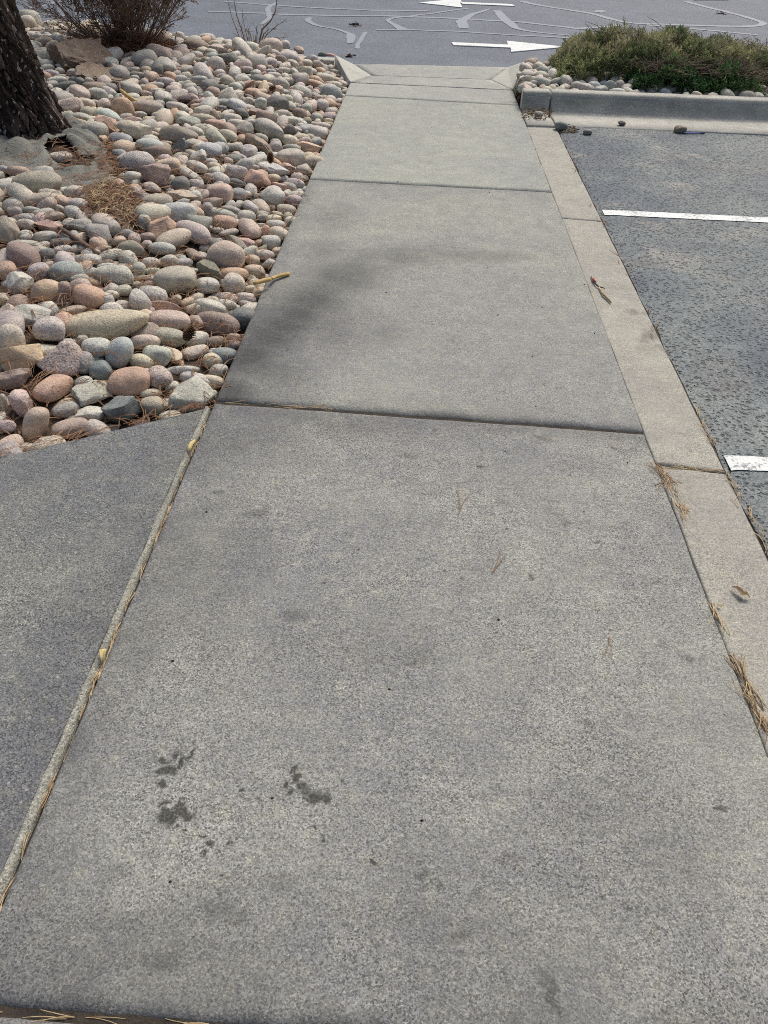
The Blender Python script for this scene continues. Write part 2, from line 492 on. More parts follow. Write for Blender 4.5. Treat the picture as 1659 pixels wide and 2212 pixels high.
def fabric():
    n = NT('weed_fabric')
    c = n.mix(n.ramp(n.noise(5, 5, .6), .3, .7), srgb(112, 113, 105), srgb(138, 138, 128))
    c = n.mix(n.ramp(n.noise(18, 5, .7), .58, .75, 0, .5), c, srgb(120, 100, 82))
    n.bump(n.math('ADD', n.noise(26, 4, .6, dist=1.0), n.math('MULTIPLY', n.noise(300, 2), .1)), .8, .014)
    n.p.inputs['Sheen Weight'].default_value = .2
    return n.out(c, .8)
M_fabric = fabric()
def juniper_mat(name, cols):
    n = NT(name)
    a = n.t.nodes.new('ShaderNodeAttribute')
    a.attribute_name = 'tint'
    n.p.inputs['Specular IOR Level'].default_value = .25
    n.out(a.outputs['Color'], .75)
    tr = n.t.nodes.new('ShaderNodeBsdfTranslucent')
    n.L(a.outputs['Color'], tr.inputs[0])
    mx = n.t.nodes.new('ShaderNodeMixShader')
    mx.inputs[0].default_value = .38
    n.t.links.new(n.p.outputs[0], mx.inputs[1])
    n.t.links.new(tr.outputs[0], mx.inputs[2])
    n.t.links.new(mx.outputs[0], n.t.nodes['Material Output'].inputs[0])
    return n.m
M_juniper = juniper_mat('juniper_foliage', None)

# ------------------------------------------------------------------ ground, road, parking lot
def grid_sheet(name, x0, x1, y0, y1, dx, dy, zf, mat, parent=None, kind=None, edge=None):
    xs = np.linspace(x0, x1, max(2, int(round((x1 - x0) / dx)) + 1))
    ys = np.linspace(y0, y1, max(2, int(round((y1 - y0) / dy)) + 1))
    v = []
    for y in ys:
        for i, x in enumerate(xs):
            xx = x + (edge(y) if edge and i == 0 else 0)
            v.append((xx, y, zf(xx, y)))
    n = len(xs)
    f = [(j * n + i, j * n + i + 1, (j + 1) * n + i + 1, (j + 1) * n + i) for j in range(len(ys) - 1) for i in range(n - 1)]
    o = obj_from(name, v, f, mat, parent)
    if kind: o['kind'] = kind
    return o

grid_sheet('ground', -300, 300, -300, 400, 100, 100, lambda x, y: -.16, M_soil, None, 'structure')
ROAD_Y = 8.62
def road_z(x, y): return -.012 - .02 * float(sstep(0, .6, y - ROAD_Y)) + .004 * nz(x, y, 0, .7)
xs_road = grid_sheet('road', -30, 30, ROAD_Y, 40, .5, .35, road_z, M_road, None, 'structure')
road = xs_road

def ribbon(pts, w, z, wj=.25):
    """flat strip along pts, width w (number or list)"""
    P = [Vector(p) for p in pts]
    out = []
    for i in range(len(P) - 1):
        k = max(2, int((P[i + 1] - P[i]).length / .12))
        for j in range(k): out.append((P[i].lerp(P[i + 1], j / k), i + j / k))
    out.append((P[-1], len(P) - 1))
    sm = []
    for i, (p, t) in enumerate(out):
        a = out[max(0, i - 2):i + 3]
        q = sum((b[0] for b in a), Vector((0, 0, 0))) / len(a)
        sm.append((q + Vector((nz(q.x, q.y, 3, 3) * .025, nz(q.x, q.y, 7, 3) * .04, 0)), t))
    v, f = [], []
    for i, (p, t) in enumerate(sm):
        d = sm[min(i + 1, len(sm) - 1)][0] - sm[max(i - 1, 0)][0]
        d.z = 0
        nrm = Vector((-d.y, d.x, 0)).normalized() if d.length > 1e-6 else Vector((0, 1, 0))
        ww = w if not hasattr(w, '__len__') else w[int(t)] + (w[min(int(t) + 1, len(w) - 1)] - w[int(t)]) * (t - int(t))
        ww = ww * .5 * (1 + wj * nz(p.x, p.y, 1, 6))
        for s_ in (-1, 1):
            q = p + nrm * ww * s_
            v.append((q.x, q.y, z(q.x, q.y)))
    f = [(2 * i, 2 * i + 1, 2 * i + 3, 2 * i + 2) for i in range(len(sm) - 1)]
    return v, f

rz = lambda x, y: road_z(x, y) + .004
cracks = [
    ([k2(310, 5), k2(600, 30), k2(900, 52), k2(1659, 88), k3(250, 68), k3(700, 70)], .09),
    ([k2(150, 97), k2(500, 100), k2(1000, 125), k2(1659, 132), k3(400, 105), k3(830, 120), k3(1240, 143), k3(1400, 155), k3(1530, 180), k3(1659, 190), k4(400, 180), k4(600, 180), k4(740, 155)], .10),
    ([k2(830, 10), k2(790, 30), k2(720, 70), k2(750, 130), k2(740, 180), k2(640, 210)], [.04, .06, .07, .07, .05, .04]),
    ([k2(1110, 130), k2(1060, 160), k2(1020, 190), k2(1200, 220), k2(1400, 260), k2(1450, 290), k2(1380, 320), k2(1420, 370)], [.07, .08, .08, .06, .06, .10, .10, .06]),
    ([k3(490, 210), k3(470, 185), k3(430, 165), k3(345, 130), k3(400, 118), k3(600, 95), k3(830, 65), k3(950, 50)], [.14, .12, .08, .06, .06, .06, .06, .06]),
    ([k3(1075, 52), k3(950, 80), k3(880, 120), k3(850, 145), k3(880, 175), k3(880, 200)], [.05, .07, .12, .14, .14, .12]),
    ([k3(1078, 60), k3(1120, 110), k3(1170, 140), k3(1200, 180), k3(1240, 200), k3(1450, 222), k3(1659, 240)], [.10, .14, .14, .12, .08, .06, .06]),
    ([k3(230, 195), k3(500, 195), k3(840, 205), k3(1150, 230), k3(1659, 252)], .07),
    ([k3(235, 200), k3(200, 260), k3(165, 335)], .05),
    ([k4(50, 0), k4(200, 35), k4(430, 70), k4(560, 90), k4(640, 120), k4(740, 140), k4(800, 152), k4(1300, 165), k4(1570, 172), k4(1640, 155), k4(1600, 128), k4(1450, 90), k4(1250, 40), k4(1100, 0)], .11),
    ([k4(565, 85), k4(575, 72), k4(615, 60)], .14),
    ([k4(820, 155), k4(1100, 180), k4(1400, 205), k4(1659, 230)], .09),
    ([k1(170, 78), k1(380, 40), k1(540, 0)], .09),
    ([k1(190, 105), k1(500, 125), k1(800, 150)], .08),
    ([k1(200, 252), k1(280, 220), k1(380, 185), k1(560, 186), k1(900, 180)], .07),
    ([k1(160, 178), k1(380, 183)], .06),
]
for pts, w in cracks:
    v, f = ribbon([at(x, y, -.03) for x, y in pts], w, rz)
    obj_from('crack_sealant', v, f, M_seal, road)

def flat_poly(name, pts, zf, mat, parent, th=.004, jag=0.0):
    """thin painted shape with a side"""
    n = len(pts)
    v = [(p[0], p[1], zf(p[0], p[1]) + th) for p in pts] + [(p[0], p[1], zf(p[0], p[1]) - .004) for p in pts]
    f = [tuple(range(n))] + [(i, i + n, (i + 1) % n + n, (i + 1) % n) for i in range(n)]
    return obj_from(name, v, f, mat, parent, smooth=False)

def arrow(tail, tip, base_hi, base_lo, sh, lab):
    """shaft from tail, triangular head"""
    T, P, H, L_ = (at(*p, -.03) for p in (tail, tip, base_hi, base_lo))
    d = Vector((P.x - T.x, P.y - T.y, 0)).normalized()
    nrm = Vector((-d.y, d.x, 0))
    mid = (H + L_) / 2
    pts = [T + nrm * sh, T - nrm * sh, mid - nrm * sh, L_, P, H, mid + nrm * sh]
    z = lambda x, y: road_z(x, y) + .006
    o = flat_poly('arrow_marking', [(p.x, p.y) for p in pts], z, M_paint, road)
    o['label'] = lab
arrow(k3(799, 290), k3(1540, 311), k3(1155, 272), k3(1182, 342), .09, 'white painted road arrow nearer the ramp pointing towards the juniper bed')
arrow(k3(1197, 36), k3(578, 20), k3(850, -6), k3(862, 52), .10, 'white painted road arrow farther out pointing away from the juniper bed')
p0, p1 = at(*k4(1190, 0), -.03), at(*k4(1400, 1), -.03)
flat_poly('lane_marking', [(p0.x, p0.y - .02), (p1.x, p1.y - .02), (p1.x + .4, p1.y + .45), (p0.x - .3, p0.y + .45)], lambda x, y: road_z(x, y) + .012, M_paint, road)

STRIP_R = 1.082
LOT_Y1 = 6.53
lot_z = lambda x, y: -.008 + .003 * nz(x, y, 5, 1.3) - .006 * math.exp(-max(0, x - STRIP_R) / .03)
lot = grid_sheet('parking_lot', STRIP_R + .005, 9, -3, LOT_Y1, .06, .06, lot_z, M_lot, None, 'structure', edge=lambda y: .010 * nz(y, 0, 3, 6) + .006 * nz(y, 0, 9, 21))
def stripe(y0, y1, x0, lab):
    yc, hw = y0, y1
    top, bot = [], []
    n = 260
    for i in range(n + 1):
        x = x0 + (7.5 - x0) * (i / n) ** 1.6
        top.append((x, yc + hw + .004 * nz(x, yc, 2, 14) + .006 * max(0, nz(x, yc, 4, 45))))
        bot.append((x, yc - hw + .005 * nz(x, yc, 6, 14) - .007 * max(0, nz(x, yc, 8, 45))))
    top[0] = (x0 + .02, top[0][1]); 
    v, f = [], []
    for a, b in zip(top, bot):
        v += [(a[0], a[1], lot_z(*a) + .0035), (b[0], b[1], lot_z(*b) + .0035)]
    f = [(2 * i, 2 * i + 1, 2 * i + 3, 2 * i + 2) for i in range(n)]
    o = obj_from('stall_line', v, f, M_paint, lot)
    o['label'] = lab
stripe(at(1500, 466).y, .043, at(1306, 462).x, 'thin white stall line farther up the parking lot')
stripe(at(1600, 997).y, .040, at(1566, 985).x, 'worn white stall line nearer the camera')

# dark grit along the lot's edge
mb = MB()
for i in range(520):
    y = random.uniform(.2, 6.4)
    x = STRIP_R + .012 + abs(random.gauss(0, .016))
    s = random.uniform(.001, .0034)
    ang = random.random() * 3
    c, sn = math.cos(ang) * s, math.sin(ang) * s
    z = lot_z(x, y)
    mb.add([(x + c, y + sn, z), (x - sn, y + c, z), (x - c, y - sn, z), (x + sn, y - c, z), (x, y, z + s * 1.1)], [(0, 1, 4), (1, 2, 4), (2, 3, 4), (3, 0, 4)])
mb.build('grit', M_soil, None, False)['kind'] = 'stuff'

# ------------------------------------------------------------------ walkway slabs
def cuts(L, step=.09):
    e = [0, .003, .007, .012, .018, .025, .034, .045]
    e = [a for a in e if a < L / 2]
    n = max(1, int((L - 2 * e[-1]) / step))
    mid = [e[-1] + (L - 2 * e[-1]) * i / n for i in range(1, n)]
    return [a / L for a in e] + [m / L for m in mid] + [1 - a / L for a in reversed(e)]

def slab(name, A, B, C, D, mat, parent, r=(.014, .014, .014, .014), jag=.0018, depth=.12, seed=0, zfun=None):
    """A near-left, B near-right, C far-right, D far-left; r = rounding of near, right, far, left edge"""
    A, B, C, D = (Vector(p) for p in (A, B, C, D))
    LU = ((B - A).length + (C - D).length) / 2
    LV = ((D - A).length + (C - B).length) / 2
    us, vs2 = cuts(LU), cuts(LV)
    v = []
    for b in vs2:
        for a in us:
            p = (A * (1 - a) + B * a) * (1 - b) + (D * (1 - a) + C * a) * b
            dd = (b * LV, (1 - a) * LU, (1 - b) * LV, a * LU)
            drop = 0
            for k in range(4):
                if r[k] > 0 and dd[k] < r[k]:
                    q = 1 - dd[k] / r[k]
                    drop = max(drop, r[k] * .75 * (1 - math.sqrt(max(0, 1 - q * q))))
            ed = min(dd)
            w = math.exp(-ed / .02)
            jx = (nz(p.x, p.y, seed, 9) * 1.6 + nz(p.x, p.y, seed + 3, 40)) * jag * w
            jy = (nz(p.x, p.y, seed + 5, 9) * 1.6 + nz(p.x, p.y, seed + 8, 40)) * jag * w
            z = p.z - drop + .0015 * nz(p.x, p.y, seed, 2.5) - abs(nz(p.x, p.y, seed + 2, 25)) * .004 * w
            if zfun: z += zfun(p.x, p.y)
            v.append((p.x + jx, p.y + jy, z))
    n, m = len(us), len(vs2)
    f = [(j * n + i, j * n + i + 1, (j + 1) * n + i + 1, (j + 1) * n + i) for j in range(m - 1) for i in range(n - 1)]
    ring = [i for i in range(n)] + [j * n + n - 1 for j in range(1, m)] + [(m - 1) * n + i for i in range(n - 2, -1, -1)] + [j * n for j in range(m - 2, 0, -1)]
    base = len(v)
    for k in ring: v.append((v[k][0], v[k][1], v[k][2] - depth))
    q = len(ring)
    f += [(ring[k], base + k, base + (k + 1) % q, ring[(k + 1) % q]) for k in range(q)]
    return obj_from(name, v, f, mat, parent)

walk = tag(empty('walkway'), kind='structure')
XL = lambda y: -.683 + (y - .5) * .0112
XR = lambda y: .858 - (y - 1) * .0016
def wslab(y0l, y0r, y1l, y1r, mat, r, seed, gap=.005):
    return slab('slab', (XL(y0l), y0l + gap, 0), (XR(y0r), y0r + gap, 0), (XR(y1r), y1r - gap, 0), (XL(y1l), y1l - gap, 0), mat, walk, r, seed=seed)
J = [(-1.6, -1.6), (.424, .40), (2.338, 2.284), (4.92, 4.895), (7.2, 7.13), (7.69, 7.69)]
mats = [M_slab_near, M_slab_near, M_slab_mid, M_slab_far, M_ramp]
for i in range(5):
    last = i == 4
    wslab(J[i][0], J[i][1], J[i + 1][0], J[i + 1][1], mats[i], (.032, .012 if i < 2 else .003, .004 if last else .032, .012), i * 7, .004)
mb = MB()                                                             # dirt that fills the joints
for (a, b) in J[1:5]:
    v, f = [], []
    for i in range(61):
        t = i / 60
        x = XL(a) + (XR(b) - XL(a)) * t
        y = a + (b - a) * t
        z = -.012 + .003 * nz(x, y, 1, 30)
        v += [(x, y - .02, z), (x, y + .02, z)]
    mb.add(v, [(2 * i, 2 * i + 2, 2 * i + 3, 2 * i + 1) for i in range(60)])
mb.build('joint_dirt', M_dirt, walk)

# kerb ramp with its two flared wings
P = lambda q, z=0.0: at(*q, z)
WT = .09
lt, lb, li, lr = P(kb(35, 122), WT), Vector((XL(7.7), 7.695, 0)), P(kb(300, 272), -.01), P(kb(165, 186), -.012)
rt_, rb, ri, rr = P(kb(1415, 170), WT), Vector((XR(7.7), 7.695, 0)), P(kb(1165, 302), -.01), P(kb(1290, 212), -.012)
def ramp_tri(pts, mat, name):
    """subdivided n-gon fan, with a skirt"""
    n = len(pts)
    c = sum(pts, Vector((0, 0, 0))) / n
    v = [tuple(c)]
    K = 8
    for k in range(1, K + 1):
        for i in range(n):
            for s_ in range(6):
                p = pts[i].lerp(pts[(i + 1) % n], s_ / 6)
                q = c.lerp(p, k / K)
                v.append((q.x + .002 * nz(q.x, q.y, 1, 20), q.y, q.z + .002 * nz(q.x, q.y, 4, 12)))
    m = n * 6
    f = [(0, 1 + i, 1 + (i + 1) % m) for i in range(m)]
    for k in range(K - 1):
        a, b = 1 + k * m, 1 + (k + 1) * m
        f += [(a + i, b + i, b + (i + 1) % m, a + (i + 1) % m) for i in range(m)]
    a = 1 + (K - 1) * m
    base = len(v)
    for i in range(m): v.append((v[a + i][0], v[a + i][1], -.14))
    f += [(a + i, base + i, base + (i + 1) % m, a + (i + 1) % m) for i in range(m)]
    return obj_from(name, v, f, mat, walk)
ramp_tri([lb, rb, ri, li], M_ramp, 'ramp_slab')
ramp_tri([li + Vector((0, .003, 0)), ri + Vector((0, .003, 0)), rr, lr], M_ramp, 'gutter_pan')
ramp_tri([lb + Vector((0, .003, 0)), li, lr, lt], M_wing, 'ramp_wing')
ramp_tri([rb + Vector((0, .003, 0)), rt_, rr, ri], M_wing, 'ramp_wing')

# diagonal slab beside the walkway, with its worn lip along the open joint
side = tag(empty('side_walkway'), kind='structure')
dl0, dl1 = at(0, 985), at(440, 880)
dd_ = (dl0 - dl1).normalized()
far_l = dl1 + dd_ * 3.2
GX = -.014
slab('slab', (far_l.x, -1.6, 0), (XL(-1.6) - .012 + GX, -1.6, 0), (XL(dl1.y) - .012 + GX, dl1.y, 0), (far_l.x, far_l.y, 0), M_diag, side, (.01, .004, .014, .01), seed=50)
v, f = [], []
for i in range(240):
    y = -1.6 + (dl1.y + .01 + 1.6) * i / 239
    x1 = XL(y) - .012
    for k, (ox, oz) in enumerate([(GX + .001, -.002), (GX * .75, -.0004), (GX * .4, -.0008), (-.001, -.003), (.003, -.010), (.004, -.05)]):
        v.append((x1 + ox + (.004 if k < 3 else .003) * nz(y, k * .2, 1, 8) + .0015 * nz(y, k, 3, 60), y, oz + .002 * nz(y, k * .3, 5, 30)))
f = [(i * 6 + k, i * 6 + k + 1, (i + 1) * 6 + k + 1, (i + 1) * 6 + k) for i in range(239) for k in range(5)]
obj_from('joint_lip', v, f, M_lip, side)
v, f = [], []
for i in range(60):
    y = -1.6 + (dl1.y + 1.6) * i / 59
    z = -.022 + .004 * nz(y, 0, 2, 20)
    v += [(XL(y) - .016, y, z), (XL(y) + .012, y, z)]
f = [(2 * i, 2 * i + 1, 2 * i + 3, 2 * i + 2) for i in range(59)]
obj_from('joint_dirt', v, f, M_dirt, side)

# flat kerb strip between walkway and lot
strip = tag(empty('kerb_strip'), kind='structure')
SJ = [(-1.6, -1.6), (at(1440, 1001).y, at(1560, 1018).y), (at(1225, 470).y, at(1302, 476).y), (6.44, 6.46)]
for i in range(3):
    (a0, b0), (a1, b1) = SJ[i], SJ[i + 1]
    g = .004
    slab('kerb_slab', (XR(a0) + .001, a0 + g, -.002), (STRIP_R, b0 + g, -.004), (STRIP_R, b1 - g, -.004), (XR(a1) + .001, a1 - g, -.002), M_strip, strip, (.014, .016, .014, .004), seed=80 + i * 5)
mb = MB()
mb.add([(XR(0) - .004, -1.6, -.02), (XR(0) + .02, -1.6, -.02), (XR(7) + .02, 7.0, -.02), (XR(7) - .004, 7.0, -.02)], [(0, 1, 2, 3)])
for (a, b) in SJ[1:3]:
    mb.add([(XR(a), a - .02, -.019), (STRIP_R, b - .02, -.019), (STRIP_R, b + .02, -.019), (XR(a), a + .02, -.019)], [(0, 1, 2, 3)])
mb.add([(STRIP_R - .004, -1.6, -.014), (STRIP_R + .03, -1.6, -.014), (STRIP_R + .03, 6.5, -.014), (STRIP_R - .004, 6.5, -.014)], [(0, 1, 2, 3)])
mb.build('joint_dirt', M_dirt, strip)

# raised kerb with gutter in front of the juniper bed
KH = .135
def kerb_profile():
    y0 = 6.50
    pts = [(y0, -.13), (y0, -.012), (y0 + .006, -.002), (y0 + .2, -.004), (y0 + .34, -.012), (y0 + .40, -.010), (y0 + .435, .004), (y0 + .455, .03), (y0 + .475, .08), (y0 + .485, .105)]
    for k in range(6):
        a = math.pi * (1 - k / 10)
        pts.append((y0 + .485 + .03 + .03 * math.cos(a), KH - .03 + .03 * math.sin(a)))
    pts += [(y0 + .60, KH), (y0 + .612, KH - .006), (y0 + .615, KH - .02), (y0 + .615, -.13)]
    return pts
KP = kerb_profile()
def kerb(x0, x1, lean=.0):
    n = max(2, int((x1 - x0) / .1))
    xs = [x0, x0 + .006, x0 + .015] + [x0 + .015 + (x1 - x0 - .03) * i / n for i in range(1, n)] + [x1 - .015, x1 - .006, x1]
    v = []
    for x in xs:
        e = max(0, .012 - min(x - x0, x1 - x)) / .012
        for (y, z) in KP:
            v.append((x, y + (x - .86) * .030 + e * .006 * (1 if z < KH - .02 else 0) + .002 * nz(x, y, z, 6), z - e * .006 + .002 * nz(x, y, z + 5, 6)))
    m = len(KP)
    f = [(i * m + k, (i + 1) * m + k, (i + 1) * m + k + 1, i * m + k + 1) for i in range(len(xs) - 1) for k in range(m - 1)]
    f += [tuple(range(m)), tuple((len(xs) - 1) * m + k for k in range(m))[::-1]]
    return v, f
kerbo = tag(empty('raised_kerb', (.86, 6.5, 0)), 'raised concrete kerb with gutter along the juniper bed', 'kerb')
KX = at(*k4(275, 640), .08).x
v, f = kerb(XR(7) + .012, KX - .006)
obj_from('kerb_block', v, f, M_kerb, kerbo)
v, f = kerb(KX + .006, 4.0)
obj_from('kerb_block', v, f, M_kerb, kerbo)
v, f = kerb(4.012, 8.5)
obj_from('kerb_block', v, f, M_kerb, kerbo)
# kerb along the road behind the beds
for (x0, x1, nm) in ((rt_.x + .01, 9.0, 'right'), (-9.0, lt.x - .01, 'left')):
    mb = MB()
    yk = rt_.y - .14 if nm == 'right' else lt.y - .02
    n = 40
    wt = WT if nm == 'right' else .05
    prof = [(yk, -.13), (yk, wt - .005), (yk + .01, wt), (yk + .12, wt), (yk + .14, wt - .02), (yk + .16, -.13)]
    v = []
    for i in range(n + 1):
        x = x0 + (x1 - x0) * i / n
        for (y, z) in prof: v.append((x, y + .002 * nz(x, y, z, 3), z + .002 * nz(x, z, y, 3)))
    m = len(prof)
    mb.add(v, [(i * m + k, i * m + k + 1, (i + 1) * m + k + 1, (i + 1) * m + k) for i in range(n) for k in range(m - 1)] + [tuple(range(m)), tuple(n * m + k for k in range(m))])
    o = mb.build('road_kerb', M_wing, None, False)
    tag(o, 'thin concrete kerb between the juniper bed and the road' if nm == 'right' else 'concrete kerb at the road end of the cobble bed, mostly buried by cobbles', 'kerb')

# ------------------------------------------------------------------ planting beds
BED_Y1 = lt.y - .04
def bed_dist(x, y):
    """distance inside the left bed from its edges (negative outside)"""
    a = XL(y) - x
    n2 = Vector((-dd_.y, dd_.x)) if dd_.x * 0 + (-dd_.y) * 0 >= 0 else None
    nn = Vector((dd_.y, -dd_.x))
    if nn.y < 0: nn = -nn
    b = (Vector((x, y)) - Vector((dl1.x, dl1.y))).dot(nn)
    c = BED_Y1 - y
    return min(a, b, c), a, b, c

TREE = at(62, 296, .12)
def terr(x, y):
    d, a, b, c = bed_dist(x, y)
    t = float(sstep(0, .75, min(a, b, c * 1.5 + .3)))
    mound = .06 * float(sstep(1.0, 3.0, a)) * float(sstep(.2, 2.0, b))
    z = -.055 + .125 * t + mound + .115 * float(sstep(.15, 1.5, a)) * float(sstep(5.2, 7.6, y)) + .018 * nz(x, y, 1, 1.6)
    r = math.hypot(x - TREE.x, y - TREE.y)
    return z + .05 * math.exp(-(r / .55) ** 2)

bx0 = -6.5
xs = np.concatenate([np.arange(bx0, -3.6, .2), np.arange(-3.6, -.55, .05)])
v, idx = [], {}
ys = np.arange(.0, BED_Y1 + .03, .05)
for j, y in enumerate(ys):
    for i, x in enumerate(xs):
        xx = min(x, XL(y) - .004)
        if bed_dist(xx, y)[0] > -.10:
            idx[(i, j)] = len(v)
            v.append((xx, y, min(terr(xx, y), .3) + .006 * nz(xx, y, 2, 14)))
f = [(idx[(i, j)], idx[(i + 1, j)], idx[(i + 1, j + 1)], idx[(i, j + 1)]) for (i, j) in idx if (i + 1, j) in idx and (i, j + 1) in idx and (i + 1, j + 1) in idx]
obj_from('planting_bed', v, f, M_soil)['kind'] = 'structure'

RB_Y0, RB_Y1 = 7.115, rt_.y - .14
def rterr(x, y): return .065 + .03 * float(sstep(0, .4, y - RB_Y0)) + .012 * nz(x, y, 4, 2)
def rb_y0(x): return RB_Y0 + (x - .86) * .03
def rb_left(y):
    t = (y - 7.7) / (rt_.y - 7.7)
    return XR(y) + .012 + max(0, t) * (rt_.x - XR(7.7))
v, f = [], []
NX, NY = 90, 26
for j in range(NY + 1):
    for i in range(NX + 1):
        t = j / NY
        y = RB_Y0 + t * (RB_Y1 - RB_Y0)
        xl = rb_left(y) + .01
        x = xl + (8.5 - xl) * (i / NX) ** 1.5
        yy = rb_y0(x) + t * (RB_Y1 - rb_y0(x))
        v.append((x, yy, rterr(x, yy)))
f = [(j * (NX + 1) + i, j * (NX + 1) + i + 1, (j + 1) * (NX + 1) + i + 1, (j + 1) * (NX + 1) + i) for j in range(NY) for i in range(NX)]
obj_from('juniper_bed', v, f, M_soil)['kind'] = 'structure'

# ------------------------------------------------------------------ river rocks
PAL = {
    'g': ((154, 151, 145), 'grey', .25), 'lg': ((186, 183, 174), 'pale grey', .4), 'dg': ((98, 100, 98), 'dark grey', .12), 'b': ((146, 152, 152), 'blue-grey', .15),
    't': ((172, 160, 136), 'tan', .25), 'y': ((216, 188, 158), 'cream', .25), 'p': ((190, 164, 154), 'pink', .45), 'r': ((178, 136, 120), 'reddish', .3), 'o': ((184, 146, 114), 'orange-brown', .25),
    'n': ((138, 116, 102), 'brown', .2), 'v': ((150, 141, 122), 'olive', .15), 'e': ((152, 151, 141), 'green-grey', .25), 'u': ((160, 150, 146), 'mauve-grey', .5), 'w': ((218, 208, 196), 'off-white', .2),
    'k': ((200, 182, 170), 'pale pink', .4), 's': ((196, 190, 172), 'pale tan', .3), 'B': ((98, 110, 112), 'slate-blue', .15), 'V': ((122, 116, 98), 'dark olive', .15),
}
